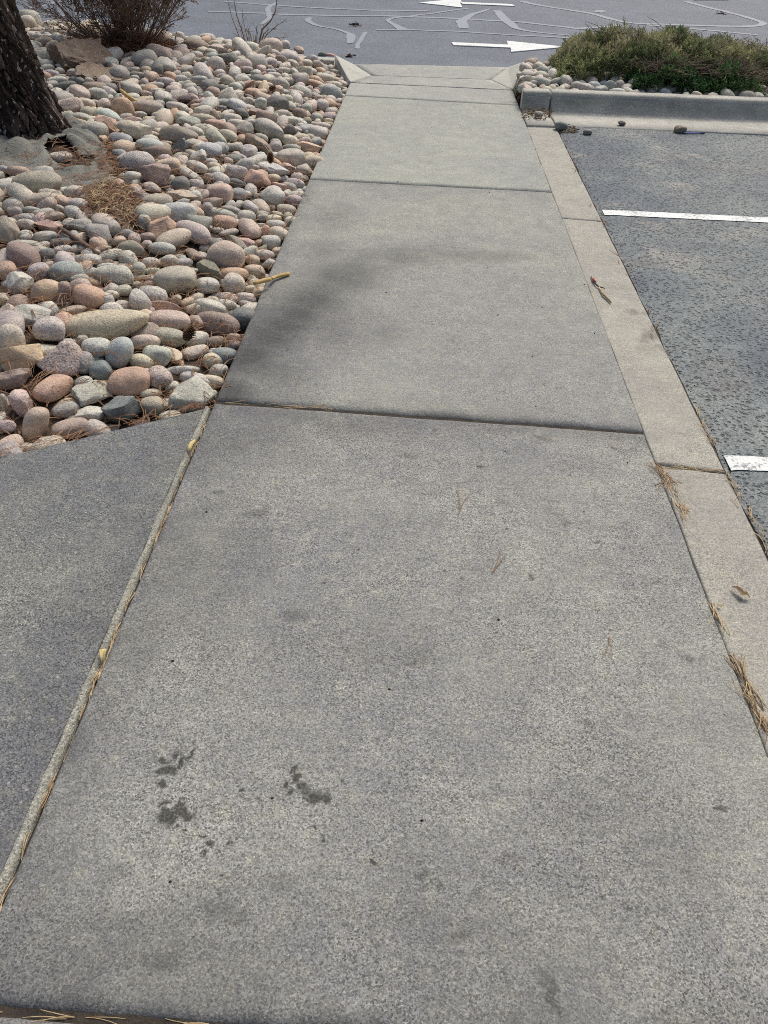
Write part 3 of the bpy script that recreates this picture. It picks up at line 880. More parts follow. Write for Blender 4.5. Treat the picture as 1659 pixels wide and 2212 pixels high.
# crop: x y width height tilt colour shape (r rounded, a angular); '=' starts a name for the rocks others are placed by
RAW = """
5: 495 40 180 90 5 w r =the off-white stone on the grey fabric
5: 305 250 385 180 -3 t r =the large tan boulder below the grey fabric
5: 328 385 310 105 0 v r
5: 508 395 110 95 -30 y r
5: 95 235 110 80 0 u r
5: 75 320 115 85 0 k a
5: 105 408 115 80 0 dg r
5: 120 485 115 85 0 g r
5: 265 480 145 75 -15 g r
5: 220 540 130 80 -10 lg r
5: 210 590 115 90 -20 lg r
5: 450 535 150 85 0 n a
5: 490 475 75 90 0 e r
5: 595 495 135 125 0 lg r
5: 640 430 130 115 -15 lg r
5: 740 530 130 60 0 u r
5: 635 600 235 135 0 g a =the dark-banded grey rock by the pine needles
5: 395 610 220 110 -25 r a
5: 60 645 215 220 0 v a =the blocky olive boulder at the frame edge
5: 370 690 190 105 0 g r
5: 225 700 130 70 0 g r
5: 525 695 130 60 -15 p r
5: 510 740 185 80 0 dg r
5: 205 765 265 100 -10 s r
5: 195 845 245 240 0 n r =the big round brown boulder with a dusky top
5: 380 835 140 120 0 B a
5: 510 798 150 75 5 lg r
5: 720 880 205 110 -5 g r
5: 905 840 200 100 10 lg r
5: 835 790 150 55 5 t r
5: 1065 785 220 130 -12 V r
5: 970 725 110 85 10 y r
5: 925 625 110 140 -10 g r
5: 985 580 90 70 -20 g r
5: 1040 665 120 80 -10 g r
5: 945 500 110 95 -10 lg r
5: 1180 580 110 140 0 e r
5: 1205 690 130 75 0 n r
5: 1200 755 90 75 0 k r
5: 1320 790 215 115 -10 e r
5: 1440 700 330 140 12 t r =the long tan cobble leaning up towards the walkway
5: 1580 650 280 170 -25 k r
5: 1340 600 260 150 10 o a
5: 1440 490 320 160 0 b r
5: 1280 410 250 130 -5 v r
5: 1475 365 220 110 -15 y a
5: 1590 365 120 110 0 lg r
5: 1470 260 155 125 0 dg r
5: 1275 185 240 210 0 n a =the blocky brown rock by the pine needles
5: 1235 295 125 100 -15 k a
5: 1110 310 105 100 0 o r
5: 1090 210 150 105 -10 lg r
5: 975 240 130 45 0 dg r
5: 1120 85 280 180 0 u r =the large mauve-grey boulder beside the fabric
5: 1375 120 200 150 0 y r
5: 1550 190 260 105 -50 lg a
5: 1610 120 180 90 -25 w r
5: 45 975 180 160 0 o r
5: 165 1065 215 180 0 lg a
5: 315 975 180 150 0 u r
5: 400 930 120 80 0 p r
5: 540 970 290 180 -5 b r
5: 650 1035 160 90 0 lg r
5: 740 980 160 100 0 w r
5: 930 1005 310 170 -5 s r =the large speckled pale oval cobble
5: 375 1130 235 210 10 y r
5: 510 1160 220 130 70 n r
5: 720 1180 260 210 -10 o r =the orange-brown boulder behind the long tan slab
5: 870 1220 130 150 0 g r
5: 590 1290 230 75 3 y r
5: 30 1215 90 100 0 t r
5: 75 1320 150 150 0 p a
5: 260 1335 315 180 -3 e a
5: 1430 1050 340 225 -3 v r =the big olive egg-shaped boulder
5: 1135 950 115 110 0 e r
5: 1250 975 140 70 0 s r
5: 1230 905 140 90 0 k r
5: 1385 890 150 120 0 e r
5: 1500 905 150 80 0 g r
5: 1125 1085 145 65 -3 t r
5: 1145 1030 110 50 15 V r
5: 1215 1075 100 60 0 p r
5: 1005 1130 140 95 0 s r
5: 910 1165 95 80 -20 s r
5: 1145 1230 190 210 0 lg r
5: 1000 1255 130 95 0 u r
5: 1215 1300 80 85 20 p r
5: 1435 1205 100 85 0 t a
5: 1530 1220 120 70 25 y r
5: 1595 1280 150 90 10 s r
5: 1570 965 100 45 -10 lg r
5: 1580 840 170 80 -40 n r
5: 1020 940 110 70 -25 t r
5: 870 935 150 70 0 lg r
7: 695 215 560 185 0 y r =the long tan slab boulder
7: 1100 190 280 140 -3 p r
7: 1090 95 200 85 -10 r a
7: 320 250 205 175 0 u r
7: 75 340 180 260 0 t r
7: 150 420 260 190 -10 o a
7: 390 440 265 210 -10 p a =the craggy pink boulder in front of the slab
7: 540 460 130 150 -20 u r
7: 445 330 120 55 -10 lg r
7: 630 365 185 130 -8 lg r
7: 540 325 80 85 0 g r
7: 780 400 230 165 60 b r
7: 655 510 150 135 0 B r
7: 945 330 200 120 -5 k r
7: 1100 300 225 130 -10 e r
7: 1025 415 170 145 -15 lg r
7: 1130 405 160 90 -50 y a
7: 925 455 140 110 -20 t r
7: 1275 310 180 100 0 s r
7: 1415 325 135 80 3 n r
7: 1275 395 185 80 12 k r
7: 1525 300 90 55 -5 y a
7: 1530 345 80 70 0 k r
7: 1460 420 180 120 0 B r
7: 1390 450 130 105 10 t r
7: 1425 515 115 95 -15 g r
7: 1195 510 220 60 -3 lg r
7: 1280 575 200 90 -20 g r
7: 1390 585 140 100 -15 t r
7: 845 585 280 175 -3 o r
7: 1050 565 155 155 0 p r
7: 1125 620 100 80 0 s r
7: 1235 675 290 200 15 g a =the pointed grey boulder at the slab corner
7: 1380 665 80 60 0 t r
7: 985 665 140 70 0 t r
7: 995 745 150 130 0 t r
7: 800 765 260 200 0 B a =the faceted slate-blue boulder on the diagonal slab
7: 605 660 240 150 10 e a
7: 550 595 120 100 0 g r
7: 585 805 200 120 5 g a
7: 430 770 180 95 0 g r
7: 345 625 250 150 20 o r
7: 90 570 230 150 -5 n a
7: 145 730 170 190 0 p a
7: 20 740 60 170 0 t r
7: 230 865 270 175 60 y r =the upright cream boulder on the diagonal slab
7: 460 890 240 120 0 v r
7: 70 1000 170 120 5 y r
7: 35 880 130 90 0 p a
7: 1420 200 270 145 -15 n r
7: 1280 200 120 105 0 n r
7: 1350 165 80 60 0 w r
7: 1590 175 150 150 -10 dg r =the smooth dark grey boulder overhanging the walkway
7: 1360 100 220 110 -15 s r
7: 1480 85 130 80 -15 g r
7: 1535 105 70 55 0 lg r
7: 1610 40 110 70 0 lg r
7: 1610 80 100 50 -15 k r
7: 1490 160 80 50 0 e r
6: 620 385 260 185 -5 y r =the plump cream cobble among greyer ones
6: 630 255 160 130 -25 lg r
6: 515 245 85 110 0 y r
6: 575 140 130 100 -20 y r
6: 710 85 90 80 0 y r
6: 790 190 200 160 0 u r
6: 975 260 250 190 -5 r a =the broken orange-red rock near the walkway
6: 1115 165 270 110 -15 g a
6: 1240 150 120 110 -20 o a
6: 980 70 210 90 20 lg r
6: 950 145 100 60 0 g r
6: 1410 180 150 130 -5 v r
6: 1290 60 230 180 -10 s r =the large pale tan boulder near the walkway
6: 1460 60 120 130 -10 t r
6: 1335 290 170 90 -10 g r
6: 1165 320 150 110 -15 r a
6: 1270 320 130 80 -20 g r
6: 1365 370 80 60 0 g r
6: 1120 415 190 180 -20 u r
6: 1235 415 90 110 0 lg r
6: 1325 460 120 140 -20 k r
6: 1245 540 180 110 -10 t r
6: 800 400 110 130 -15 b r
6: 885 395 80 80 0 s r
6: 910 510 200 110 -40 g r
6: 1030 525 165 100 -55 t r
6: 1115 520 70 60 0 n r
6: 1160 580 115 60 -10 t r
6: 515 535 115 130 0 e r
6: 620 570 300 100 -8 lg r
6: 730 545 170 90 -15 g r
6: 880 600 170 120 0 e r
6: 1030 610 110 85 0 u r
6: 1130 620 150 80 10 t r
6: 1300 585 70 35 0 b r
6: 1295 650 130 100 0 lg r
6: 1380 630 70 80 -30 lg r
6: 1155 685 180 110 0 s r
6: 670 655 220 130 -12 o r
6: 900 710 240 170 -40 p r =the veined pink cobble near the walkway
6: 1060 740 110 115 0 o r
6: 1180 765 160 140 -20 k r
6: 1270 740 85 80 -20 dg r
6: 1015 690 110 60 0 b r
6: 715 750 180 70 10 s r
6: 610 730 130 60 0 lg r
6: 780 840 260 90 -45 v a
6: 880 850 170 110 -20 r a
6: 685 965 355 290 0 p r =the big round pinkish-brown boulder
6: 1110 845 175 140 0 g r
6: 1180 930 130 90 5 y r
6: 1045 960 190 105 -8 k r
6: 930 1010 140 110 -10 y r
6: 955 1115 195 130 -5 y r
6: 930 1180 120 80 -45 v a
6: 760 1225 215 205 0 k r
6: 540 1110 250 150 -40 V a
6: 510 1245 230 150 0 lg r
6: 1005 1315 150 125 0 y r
6: 910 1275 110 70 10 s r
6: 870 1370 175 120 -15 lg r
6: 880 1420 160 70 -15 p r
6: 735 1120 70 50 0 u a
1: 540 875 270 160 -5 p a =the big pink boulder against the trunk
1: 665 970 170 95 -10 lg r
1: 850 1015 175 145 -10 o a
1: 895 960 190 120 -45 b r
1: 985 1145 175 115 -15 b r
1: 1030 955 110 65 0 k r
1: 1130 940 140 60 3 g r
1: 1125 985 80 55 0 lg r
1: 1080 1070 230 170 -15 t a
1: 1215 1025 110 95 0 s r
1: 1245 1110 120 80 -5 y r
1: 1350 940 130 125 0 lg a
1: 1205 880 250 120 -5 v r
1: 1450 880 180 90 -15 lg r
1: 1540 1000 190 100 -5 e r
1: 1310 1040 140 90 15 k r
1: 1460 1105 310 150 -5 V r =the long dark olive boulder
1: 1220 1195 200 125 -15 b r
1: 1335 1215 130 100 0 t r
1: 1460 1215 190 105 75 dg a =the upright dark marbled rock
1: 980 1265 100 90 -25 b r
1: 1600 1080 120 90 -20 lg r
1: 1540 800 180 80 0 p a
1: 1610 870 110 50 0 y r
1: 1060 720 200 100 -20 lg r
1: 920 715 110 70 -10 g r
1: 800 770 140 100 -10 g r
1: 650 760 160 120 -25 k r
1: 560 780 100 70 0 g r
1: 470 765 100 60 0 g r
1: 540 700 170 75 5 dg r
1: 470 660 170 70 0 lg r
1: 405 715 60 60 0 lg r
1: 620 605 120 75 -10 lg r
1: 630 660 120 65 -15 dg r
1: 730 680 80 90 0 g r
1: 890 520 130 105 -15 b r
1: 1285 585 125 105 70 dg r
1: 1395 625 100 75 -15 o r
1: 1100 575 90 60 0 s r
1: 1100 640 80 55 0 g r
1: 1120 610 130 50 -5 g r
1: 1260 700 160 60 0 lg r
1: 1280 755 100 75 0 lg r
1: 1200 775 90 70 0 p r
1: 700 850 140 100 -10 t r
1: 770 840 90 55 0 g r
1: 970 880 110 70 -10 p r
1: 740 915 90 50 -10 s r
1: 300 275 150 45 0 w r
1: 370 300 110 45 0 w r
1: 460 295 70 55 -20 w r
1: 290 365 90 60 -10 s r
1: 380 330 80 40 0 s r
1: 560 320 110 50 0 dg r
1: 600 270 170 40 -5 w r
1: 700 290 130 50 -15 w r
1: 340 420 150 60 0 lg r
1: 390 555 110 60 0 g r
1: 420 600 120 55 -10 g r
1: 490 580 80 60 0 lg r
2: 400 480 190 95 5 dg a =the dark boulder beyond the bare shrub
2: 635 400 130 75 85 n a =the upright brown stone by the twiggy shrub
2: 250 500 130 60 -15 t r
2: 865 370 110 80 0 s r
2: 990 410 110 60 -30 y r
2: 1245 460 80 50 -5 r r
2: 1180 450 75 55 0 dg r
2: 1045 520 110 70 0 t r
2: 1200 640 160 75 -3 s r
2: 1220 730 170 85 3 v r
2: 1345 690 100 60 -30 k r
2: 1100 685 180 70 -10 o r
2: 1020 750 130 100 -10 lg r
2: 960 765 130 60 -10 k r
2: 810 850 170 130 -5 dg r =the round near-black boulder among pale cobbles
2: 675 855 105 110 0 g a
2: 470 715 120 85 0 lg r
2: 575 690 110 75 0 o a
2: 295 670 130 70 0 s a
2: 175 660 140 80 0 g r
2: 410 655 110 60 -25 lg r
2: 450 560 120 70 -40 lg a
2: 340 600 100 70 0 lg r
2: 735 1050 280 150 -20 e r =the big dented green-grey boulder
2: 660 1170 230 150 -50 n a
2: 800 1210 115 110 0 u r
2: 1065 1205 220 110 -8 o a
2: 1140 1090 140 120 -15 lg r
2: 1010 1130 160 80 0 t r
2: 1060 1100 60 70 0 b r
2: 1175 1030 150 65 -8 g r
2: 960 1060 110 70 0 p a
2: 1010 1000 120 60 -40 b r
2: 900 985 200 70 0 lg r
2: 1180 860 110 100 0 lg r
2: 1250 935 100 45 0 o r
2: 1230 990 90 50 0 t r
2: 530 1060 150 130 -5 g a
2: 450 970 150 90 0 lg r
2: 590 980 100 50 10 e r
2: 530 930 120 100 -30 dg a
2: 300 940 110 100 0 n a
2: 320 1020 220 80 -15 r r
2: 310 1120 230 110 -30 e r
2: 410 1110 150 100 -20 v r
2: 260 1230 200 130 -5 b r
2: 160 1280 150 120 0 lg a
2: 560 1240 150 110 -10 u a
2: 455 1200 130 70 5 e r
2: 500 1280 130 60 -20 g r
2: 390 845 170 70 -5 e r
2: 580 830 90 80 0 s r
2: 640 925 110 70 0 n a
2: 350 890 80 60 -10 dg r
2: 920 870 110 75 -30 lg r
2: 970 905 70 55 0 dg r
2: 1050 890 100 90 0 e r
2: 1080 850 80 60 0 y r
2: 1150 810 80 70 0 p r
2: 740 700 90 60 0 lg r
2: 670 690 100 60 0 y r
2: 870 660 90 55 0 s r
2: 1165 580 90 60 -20 o r
2: 1060 575 140 60 -10 lg r
2: 940 520 90 65 -15 s r
2: 760 470 110 55 -20 t r
2: 880 440 110 70 0 t r
2: 1000 470 90 50 0 lg r
2: 1280 590 110 45 -5 s r
2: 1190 500 120 50 -5 lg r
2: 480 390 110 60 10 s r
2: 200 340 130 60 -20 s r
2: 320 370 90 50 0 s r
2: 560 570 110 60 0 k r
2: 630 610 80 60 0 g r
2: 760 590 90 55 0 g r
2: 870 580 110 60 0 s r
2: 1290 540 80 45 -10 y r
2: 1260 760 110 50 5 s r
2: 1130 770 90 45 0 lg r
"""
KF = {'1': k1, '2': k2, '5': k5, '6': k6, '7': k7}
KS = {'1': .26455, '2': .26455, '5': .26455, '6': .23149, '7': .33069}

def ico(sub):
    import bmesh
    bm = bmesh.new()
    bmesh.ops.create_icosphere(bm, subdivisions=sub, radius=1)
    v = np.array([p.co[:] for p in bm.verts])
    f = [tuple(q.index for q in p.verts) for p in bm.faces]
    bm.free()
    return v, f
ICO = {s: ico(s) for s in (2, 3, 4)}

def rock_shape(sub, angular, r):
    """unit rock: soft lobes and worn flats, or broken faces"""
    V = ICO[sub][0]
    e = r.uniform(.72, .95)
    v = np.sign(V) * np.abs(V) ** e
    v /= np.max(np.abs(v), axis=0)
    for _ in range(4):
        k = r.normal(size=3)
        k /= np.linalg.norm(k)
        v = v * (1 + r.uniform(-.09, .09) * np.sin(V @ k * r.uniform(1.5, 3.2) + r.uniform(0, 6)))[:, None]
    for _ in range(int(r.integers(7, 12)) if angular else int(r.integers(2, 5))):
        k = r.normal(size=3)
        k /= np.linalg.norm(k)
        d = r.uniform(.50, .82) if angular else r.uniform(.80, .96)
        h = v @ k - d
        s_ = .015 if angular else .10
        cut = np.where(h > 0, h, 0) if s_ <= .02 else s_ * np.log1p(np.exp(np.clip(h / s_, -30, 30)))
        v = v - (cut * (.95 if angular else .8))[:, None] * k
    v = v - (v.max(0) + v.min(0)) / 2
    v = v / np.max(np.abs(v), axis=0)
    t = r.uniform(-.10, .10)
    v[:, 1:] *= (1 + t * v[:, :1])                                  # one end fatter than the other
    if angular:
        for _ in range(10):
            k = r.normal(size=3) * r.uniform(4, 9)
            v = v * (1 + .011 * np.sin(V @ k + r.uniform(0, 6)))[:, None]
    return v - (v.max(0) + v.min(0)) / 2

def place(x, y, w, h, th, zoff=.75):
    """photograph ellipse -> centre, yaw, tilt, semi-axes"""
    z = .08
    for _ in range(5):
        p = at(x, y, z)
        m = min(w, h) / 2 * ((p - Vector((0, 0, EYE))).dot(fw)) / FPX
        z = terr(p.x, p.y) + m * zoff
    p = at(x, y, z)
    dep = (p - Vector((0, 0, EYE))).dot(fw)
    sc = dep / FPX
    v_ = p - Vector((0, 0, EYE))
    el = math.asin(-v_.z / v_.length)
    az = math.atan2(v_.x, v_.y)
    return p, sc, el, az

items = []
for ln in RAW.strip().splitlines():
    nm = None
    if '=' in ln: ln, nm = ln.split('=')
    c, rest = ln.split(':')
    q = rest.split()
    x, y, w, h, th = map(float, q[:5])
    X, Y = KF[c](x, y)
    s_ = KS[c]
    items.append([X, Y, w * s_, h * s_, th, q[5], q[6], nm.strip() if nm else None])

rocks = []        # (centre, axes, rotation, colour key, shape, name, measured, image area, (X, Y))
for (X, Y, w, h, th, ck, sh, nm) in items:
    p, sc, el, az = place(X, Y, w, h, th)
    maj, mnr = (w, h) if abs(th) > 0 or w >= h else (h, w)
    if abs(th) < 1 and h > w: th = 80
    maj, mnr = maj / 2 * sc, mnr / 2 * sc
    t = R(th)
    if abs(th) <= 55:
        phi = math.atan2(math.sin(t), math.cos(t) * math.sin(el))
        L_ = math.hypot(math.cos(phi), math.sin(phi) * math.sin(el))
        phi = max(-1.2, min(1.2, phi))
        a = min(maj / L_, maj * 1.45)
        m = mnr
        ax = (a, m * 1.10, m * .92)
        rot = Matrix.Rotation(-az + phi, 3, 'Z') @ Matrix.Rotation(random.uniform(-.12, .12), 3, 'X')
    else:
        ax = (maj, mnr, mnr * .95)
        rot = Matrix.Rotation(-az, 3, 'Z') @ Matrix.Rotation(-t, 3, 'Y')
    rocks.append([p, ax, rot, ck, sh, nm, True, w * h, (X, Y)])

def pix(p):
    d = Vector(p) - Vector((0, 0, EYE))
    z = d.dot(fw)
    return CX + FPX * d.dot(rt) / z, CY - FPX * d.dot(up) / z, z

# fill: the smaller cobbles in between, kept clear of the needles, the fabric and the shrub's foot
def inpoly(x, y, P):
    c = False
    for i in range(len(P)):
        (x1, y1), (x2, y2) = P[i], P[i - 1]
        if (y1 > y) != (y2 > y) and x < (x2 - x1) * (y - y1) / (y2 - y1) + x1: c = not c
    return c
FAB_OUT = [k1(-260, 1120), k1(60, 1090), k1(300, 1170), k1(420, 1150), k1(500, 1040), k1(430, 920), k1(520, 960), k1(640, 1010), k1(780, 1100), k1(880, 1190), k5(960, 200), k5(860, 290), k5(700, 335), k5(560, 330), k5(440, 230), k5(380, 190), k5(200, 165), k5(-120, 130), k5(-300, 0)]
FAB_HOLE = [k1(400, 1235), k1(520, 1180), k1(640, 1260), k1(760, 1255), k1(700, 1330), k1(540, 1350), k1(440, 1310)]
NEED = [[k5(720, 330), k5(880, 270), k5(1040, 330), k5(1140, 420), k5(1130, 540), k5(1080, 640), k5(1000, 600), k5(880, 540), k5(760, 520)],
        [k1(890, 1170), k1(960, 1180), k1(980, 1330), k1(1000, 1452), k1(900, 1452), k1(870, 1300)]]
SHR = at(275, 128, .12)
def blocked(x, y):
    if math.hypot(x - TREE.x, y - TREE.y) < .30: return True
    if ((x - SHR.x) / .50) ** 2 + ((y - SHR.y + .02) / .34) ** 2 < 1: return True
    X, Y, _ = pix((x, y, terr(x, y) + .02))
    if inpoly(X, Y, FAB_OUT): return True
    return any(inpoly(X, Y, q) for q in NEED)

cell = {}
def reg(x, y, r):
    for i in range(int((x - r) // .25), int((x + r) // .25) + 1):
        for j in range(int((y - r) // .25), int((y + r) // .25) + 1): cell.setdefault((i, j), []).append((x, y, r))
for k in rocks: reg(k[0].x, k[0].y, (k[1][0] + k[1][1]) / 2 * .92)
def free(x, y, r, ov):
    i, j = int(x // .25), int(y // .25)
    for (a, b, c) in cell.get((i, j), ()):
        if math.hypot(a - x, b - y) < (r + c) * ov: return False
    return True
KEYS = ['g', 'lg', 'lg', 'g', 'e', 't', 's', 's', 'y', 'p', 'k', 'u', 'dg', 'b', 'o', 'n', 'v', 'k', 'lg', 's']
BIG_Z = []
def try_fill(n, r0, r1, ov, lift, zmul=.35):
    c = 0
    for _ in range(n):
        x = random.uniform(-5.4, -.62)
        y = random.uniform(.6, BED_Y1 + .02)
        r = random.uniform(r0, r1)
        d = bed_dist(x, y)[0]
        if d < r * .55: continue
        X, Y, _z = pix((x, y, .1))
        if X < -160 or Y > 1250: continue
        if r < .045 and y < 3.6 and random.random() < .55 * float(sstep(3.6, 2.4, y)) + .15: continue
        if not free(x, y, r, ov) or blocked(x, y): continue
        reg(x, y, r)
        a = r * random.uniform(1.0, 1.5)
        b = r * random.uniform(.75, 1.0)
        h = r * random.uniform(.55, .85)
        rot = Matrix.Rotation(random.uniform(0, 6.28), 3, 'Z') @ Matrix.Rotation(random.gauss(0, .25), 3, 'X') @ Matrix.Rotation(random.gauss(0, .22), 3, 'Y')
        p = Vector((x, y, terr(x, y) + h * zmul + lift))
        rocks.append([p, (a, b, h), rot, random.choice(KEYS), 'a' if random.random() < .25 else 'r', None, False, 0, (X, Y)])
        c += 1
    return c
try_fill(700, .07, .10, .95, .0, .6)
try_fill(5000, .050, .068, .9, .0, .6)
try_fill(16000, .038, .052, .88, .0, .55)
try_fill(30000, .026, .042, .82, -.005, .45)
cell = {}
try_fill(9000, .03, .05, .9, -.035, .2)                             # the layer that shows between them

for k in rocks:
    if not k[6]:
        X, Y, z = pix(k[0])
        k[8] = (X, Y)
        k[7] = 4 * k[1][0] * k[1][2] * (FPX / z) ** 2 * (1 if (-20 < X < 1680 and -20 < Y) else 0) * .6

order = sorted(range(len(rocks)), key=lambda i: (rocks[i][5] is None, not rocks[i][6], -rocks[i][7]))
single = set(order[:292])

ANCH = [(k[8], k[5]) for k in rocks if k[5]] + [((140, 285), 'the pine trunk'), ((275, 130), 'the bare brown shrub'), ((185, 120), 'the jagged brown outcrop'), ((745, 200), 'the first walkway joint'), ((600, 600), 'the peeled stick')]
used = {}
for i in order[:292]:
    p, ax, rot, ck, sh, nm, meas, area, (X, Y) = rocks[i]
    col, cname, spk = PAL[ck]
    if nm:
        used[i] = nm[4:]
        continue
    el = ax[0] / ax[1]
    L_ = 2 * max(ax)
    size = 'small' if L_ < .12 else ('fist-sized' if L_ < .17 else ('medium' if L_ < .23 else 'large'))
    shp = 'broken' if sh == 'a' else ('upright' if abs(rot.to_euler().y) > .8 else ('long' if el > 1.75 else ('oval' if el > 1.25 else 'round')))
    base = f'{size} {cname} {shp} cobble'
    cand = []
    for (q, an) in ANCH:
        dx, dy = X - q[0], (Y - q[1]) * 1.5
        r_ = math.hypot(dx, dy)
        far = 'close ' if r_ < 60 else ('' if r_ < 130 else 'well ')
        if abs(dx) > abs(dy): w_ = 'on the walkway side of' if dx > 0 else 'on the side away from the walkway of'
        else: w_ = 'behind' if dy < 0 else 'in front of'
        if w_.startswith('on'):
            far = {'close ': 'close by ', '': '', 'well ': 'some way off '}[far]
        cand.append((r_, f'{base} {far}{w_} {an}'))
    cand.sort()
    lab = None
    for r_, t in cand[:4]:
        t = ' '.join(t.split())
        if t not in used.values() and len(t.split()) <= 16:
            lab = t
            break
    if lab is None:
        for extra in ('lightly scuffed', 'half buried', 'low-lying', 'smooth-worn'):
            pass
        t = next((t for r_, t in cand if len(t.split()) <= 16 and t not in used.values()), cand[0][1])
        lab = ' '.join(t.split())
    used[i] = lab

def jit(col, r):
    c = np.array(lin(col))
    c = (c * .64 + c.mean() * .36) * np.array((1.70, 1.69, 1.62))
    c = np.maximum(c * (1 + r.normal(0, .13)) * (1 + r.normal(0, .025, 3)), .02)
    return c * min(1, .64 / c.max())

for i in order[:292]:
    p, ax, rot, ck, sh, nm, meas, area, _ = rocks[i]
    r = np.random.default_rng(1000 + i)
    sub = 4 if area > 1500 else 3
    v = rock_shape(sub, sh == 'a', r) * np.array(ax)
    v = v @ np.array(rot).T
    zb = v[:, 2].min()
    o = obj_from('river_rock', v + np.array(p), ICO[sub][1], M_rock, origin=Vector((p.x, p.y, p.z + zb)))
    c = jit(PAL[ck][0], r)
    o.color = (c[0], c[1], c[2], min(1, PAL[ck][2] * r.uniform(.5, 2.2)))
    tag(o, used[i], 'rock', 'cobbles in the planting bed')

def rock_mass(name, lst, mat):
    Vs, Fs, Cs, n = [], [], [], 0
    B = np.array(ICO[2][1])
    for k, (p, ax, rot, ck, sh) in enumerate(lst):
        r = np.random.default_rng(5000 + k)
        v = rock_shape(2, sh == 'a', r) * np.array(ax)
        v = v @ np.array(rot).T + np.array(p)
        Vs.append(v)
        Fs.append(B + n)
        n += len(v)
        c = jit(PAL[ck][0], r)
        Cs.append(np.tile(np.array([c[0], c[1], c[2], min(1, PAL[ck][2] * r.uniform(.5, 2.2))]), (len(v), 1)))
    o = obj_from(name, np.concatenate(Vs), np.concatenate(Fs), mat)
    at_ = o.data.color_attributes.new('tint', 'FLOAT_COLOR', 'POINT')
    at_.data.foreach_set('color', np.concatenate(Cs).ravel())
    o['kind'] = 'stuff'
    return o
rock_mass('small_cobbles', [rocks[i][:5] for i in order[292:] ], M_rocks)

# right bed: pale, smaller stones along the kerb and at the ramp
cell = {}
rl = []
def fill_right(n, r0, r1, ov, zm):
    for _ in range(n):
        y = random.uniform(RB_Y0 + .02, RB_Y1 - .02)
        x = random.uniform(.86, 6.8)
        r = random.uniform(r0, r1)
        if x - rb_left(y) < r * .8 or y - rb_y0(x) < r * .75 or RB_Y1 - y < r * .7: continue
        if x > 2.0 and y > 8.3: continue
        bare = nz(x, y, 2, 1.5) > .18 and y > rb_y0(x) + .12 and x > 1.5
        if bare and random.random() < .8: continue
        if not free(x, y, r, ov): continue
        reg(x, y, r)
        a, b, h = r * random.uniform(1, 1.45), r * random.uniform(.8, 1), r * random.uniform(.6, .9)
        rot = Matrix.Rotation(random.uniform(0, 6.28), 3, 'Z') @ Matrix.Rotation(random.gauss(0, .25), 3, 'X') @ Matrix.Rotation(random.gauss(0, .2), 3, 'Y')
        rl.append([Vector((x, y, rterr(x, y) + h * zm)), (a, b, h), rot, random.choice(['s', 'lg', 'k', 's', 'g', 'w', 'k', 't', 'b', 'u', 'lg', 'n', 's']), 'a' if random.random() < .2 else 'r'])
fill_right(1500, .048, .06, .9, .6)
fill_right(9000, .032, .048, .86, .55)
fill_right(9000, .022, .034, .84, .4)
rock_mass('juniper_bed_cobbles', rl, M_rocks)

# the jagged outcrop by the shrub
def outcrop(cx, cy, w, h, seed, cuts_, col, label):
    p, sc, el, az = place(*k1(cx, cy), w * .26455, h * .26455, 0, .55)
    r = np.random.default_rng(seed)
    V = ICO[4][0]
    v = V.copy() * 1.25
    for n_, d in cuts_:
        k = np.array(n_, float)
        k /= np.linalg.norm(k)
        hh = v @ k - d
        v = v - np.where(hh > 0, hh, 0)[:, None] * k
    for j in range(5):
        k = r.normal(size=3)
        k /= np.linalg.norm(k)
        hh = v @ k - r.uniform(.72, .9)
        v = v - np.where(hh > 0, hh, 0)[:, None] * k
    for j in range(26):
        k = r.normal(size=3) * r.uniform(4, 16)
        v = v * (1 + .020 * np.sin(V @ k + r.uniform(0, 6)))[:, None]
    ax = np.array([w * .26455 * sc / 2, .22, h * .26455 * sc / 2 * 1.1])
    v = v * ax @ np.array(Matrix.Rotation(-az, 3, 'Z')).T
    o = obj_from('jagged_rock', v + np.array(p), ICO[4][1], M_rock, origin=Vector((p.x, p.y, p.z + v[:, 2].min())), smooth=False)
    c = lin(col)
    o.color = (*(q * 1.15 for q in c), .1)
    tag(o, label, 'rock')
outcrop(625, 470, 440, 260, 3, [((-1, -.4, .1), .72), ((.35, -.55, .8), .42), ((.1, -1, .1), .65), ((-.2, .2, 1), .75)], (112, 95, 80), 'large jagged brown rock with a dark broken face beside the bare shrub')
outcrop(800, 610, 330, 130, 8, [((.3, -.5, .9), .35), ((0, -1, .2), .6)], (124, 108, 92), 'low flaky brown rock slab sloping out from under the jagged outcrop')

# ------------------------------------------------------------------ pine tree: furrowed trunk, limbs and needles overhead
def cellular(u, w, period, seed):
    """F1, F2 and cell id of points in a wrapped plane"""
    iu, iw = np.floor(u).astype(int), np.floor(w).astype(int)
    f1 = np.full(u.shape, 9.0)
    f2 = np.full(u.shape, 9.0)
    cid = np.zeros(u.shape)
    for a in (-1, 0, 1):
        for b in (-1, 0, 1):
            ci, cj = iu + a, iw + b
            cw = np.mod(ci, period)
            h = np.mod(np.sin(cw * 127.1 + cj * 311.7 + seed) * 43758.5453, 1.0)
            h2 = np.mod(np.sin(cw * 269.5 + cj * 183.3 + seed) * 43758.5453, 1.0)
            d = np.hypot(u - (ci + .15 + .7 * h), w - (cj + .15 + .7 * h2))
            m = d < f1
            f2 = np.where(m, f1, np.minimum(f2, d))
            cid = np.where(m, h + h2, cid)
            f1 = np.where(m, d, f1)
    return f1, f2, np.mod(cid * 7.3, 1.0)

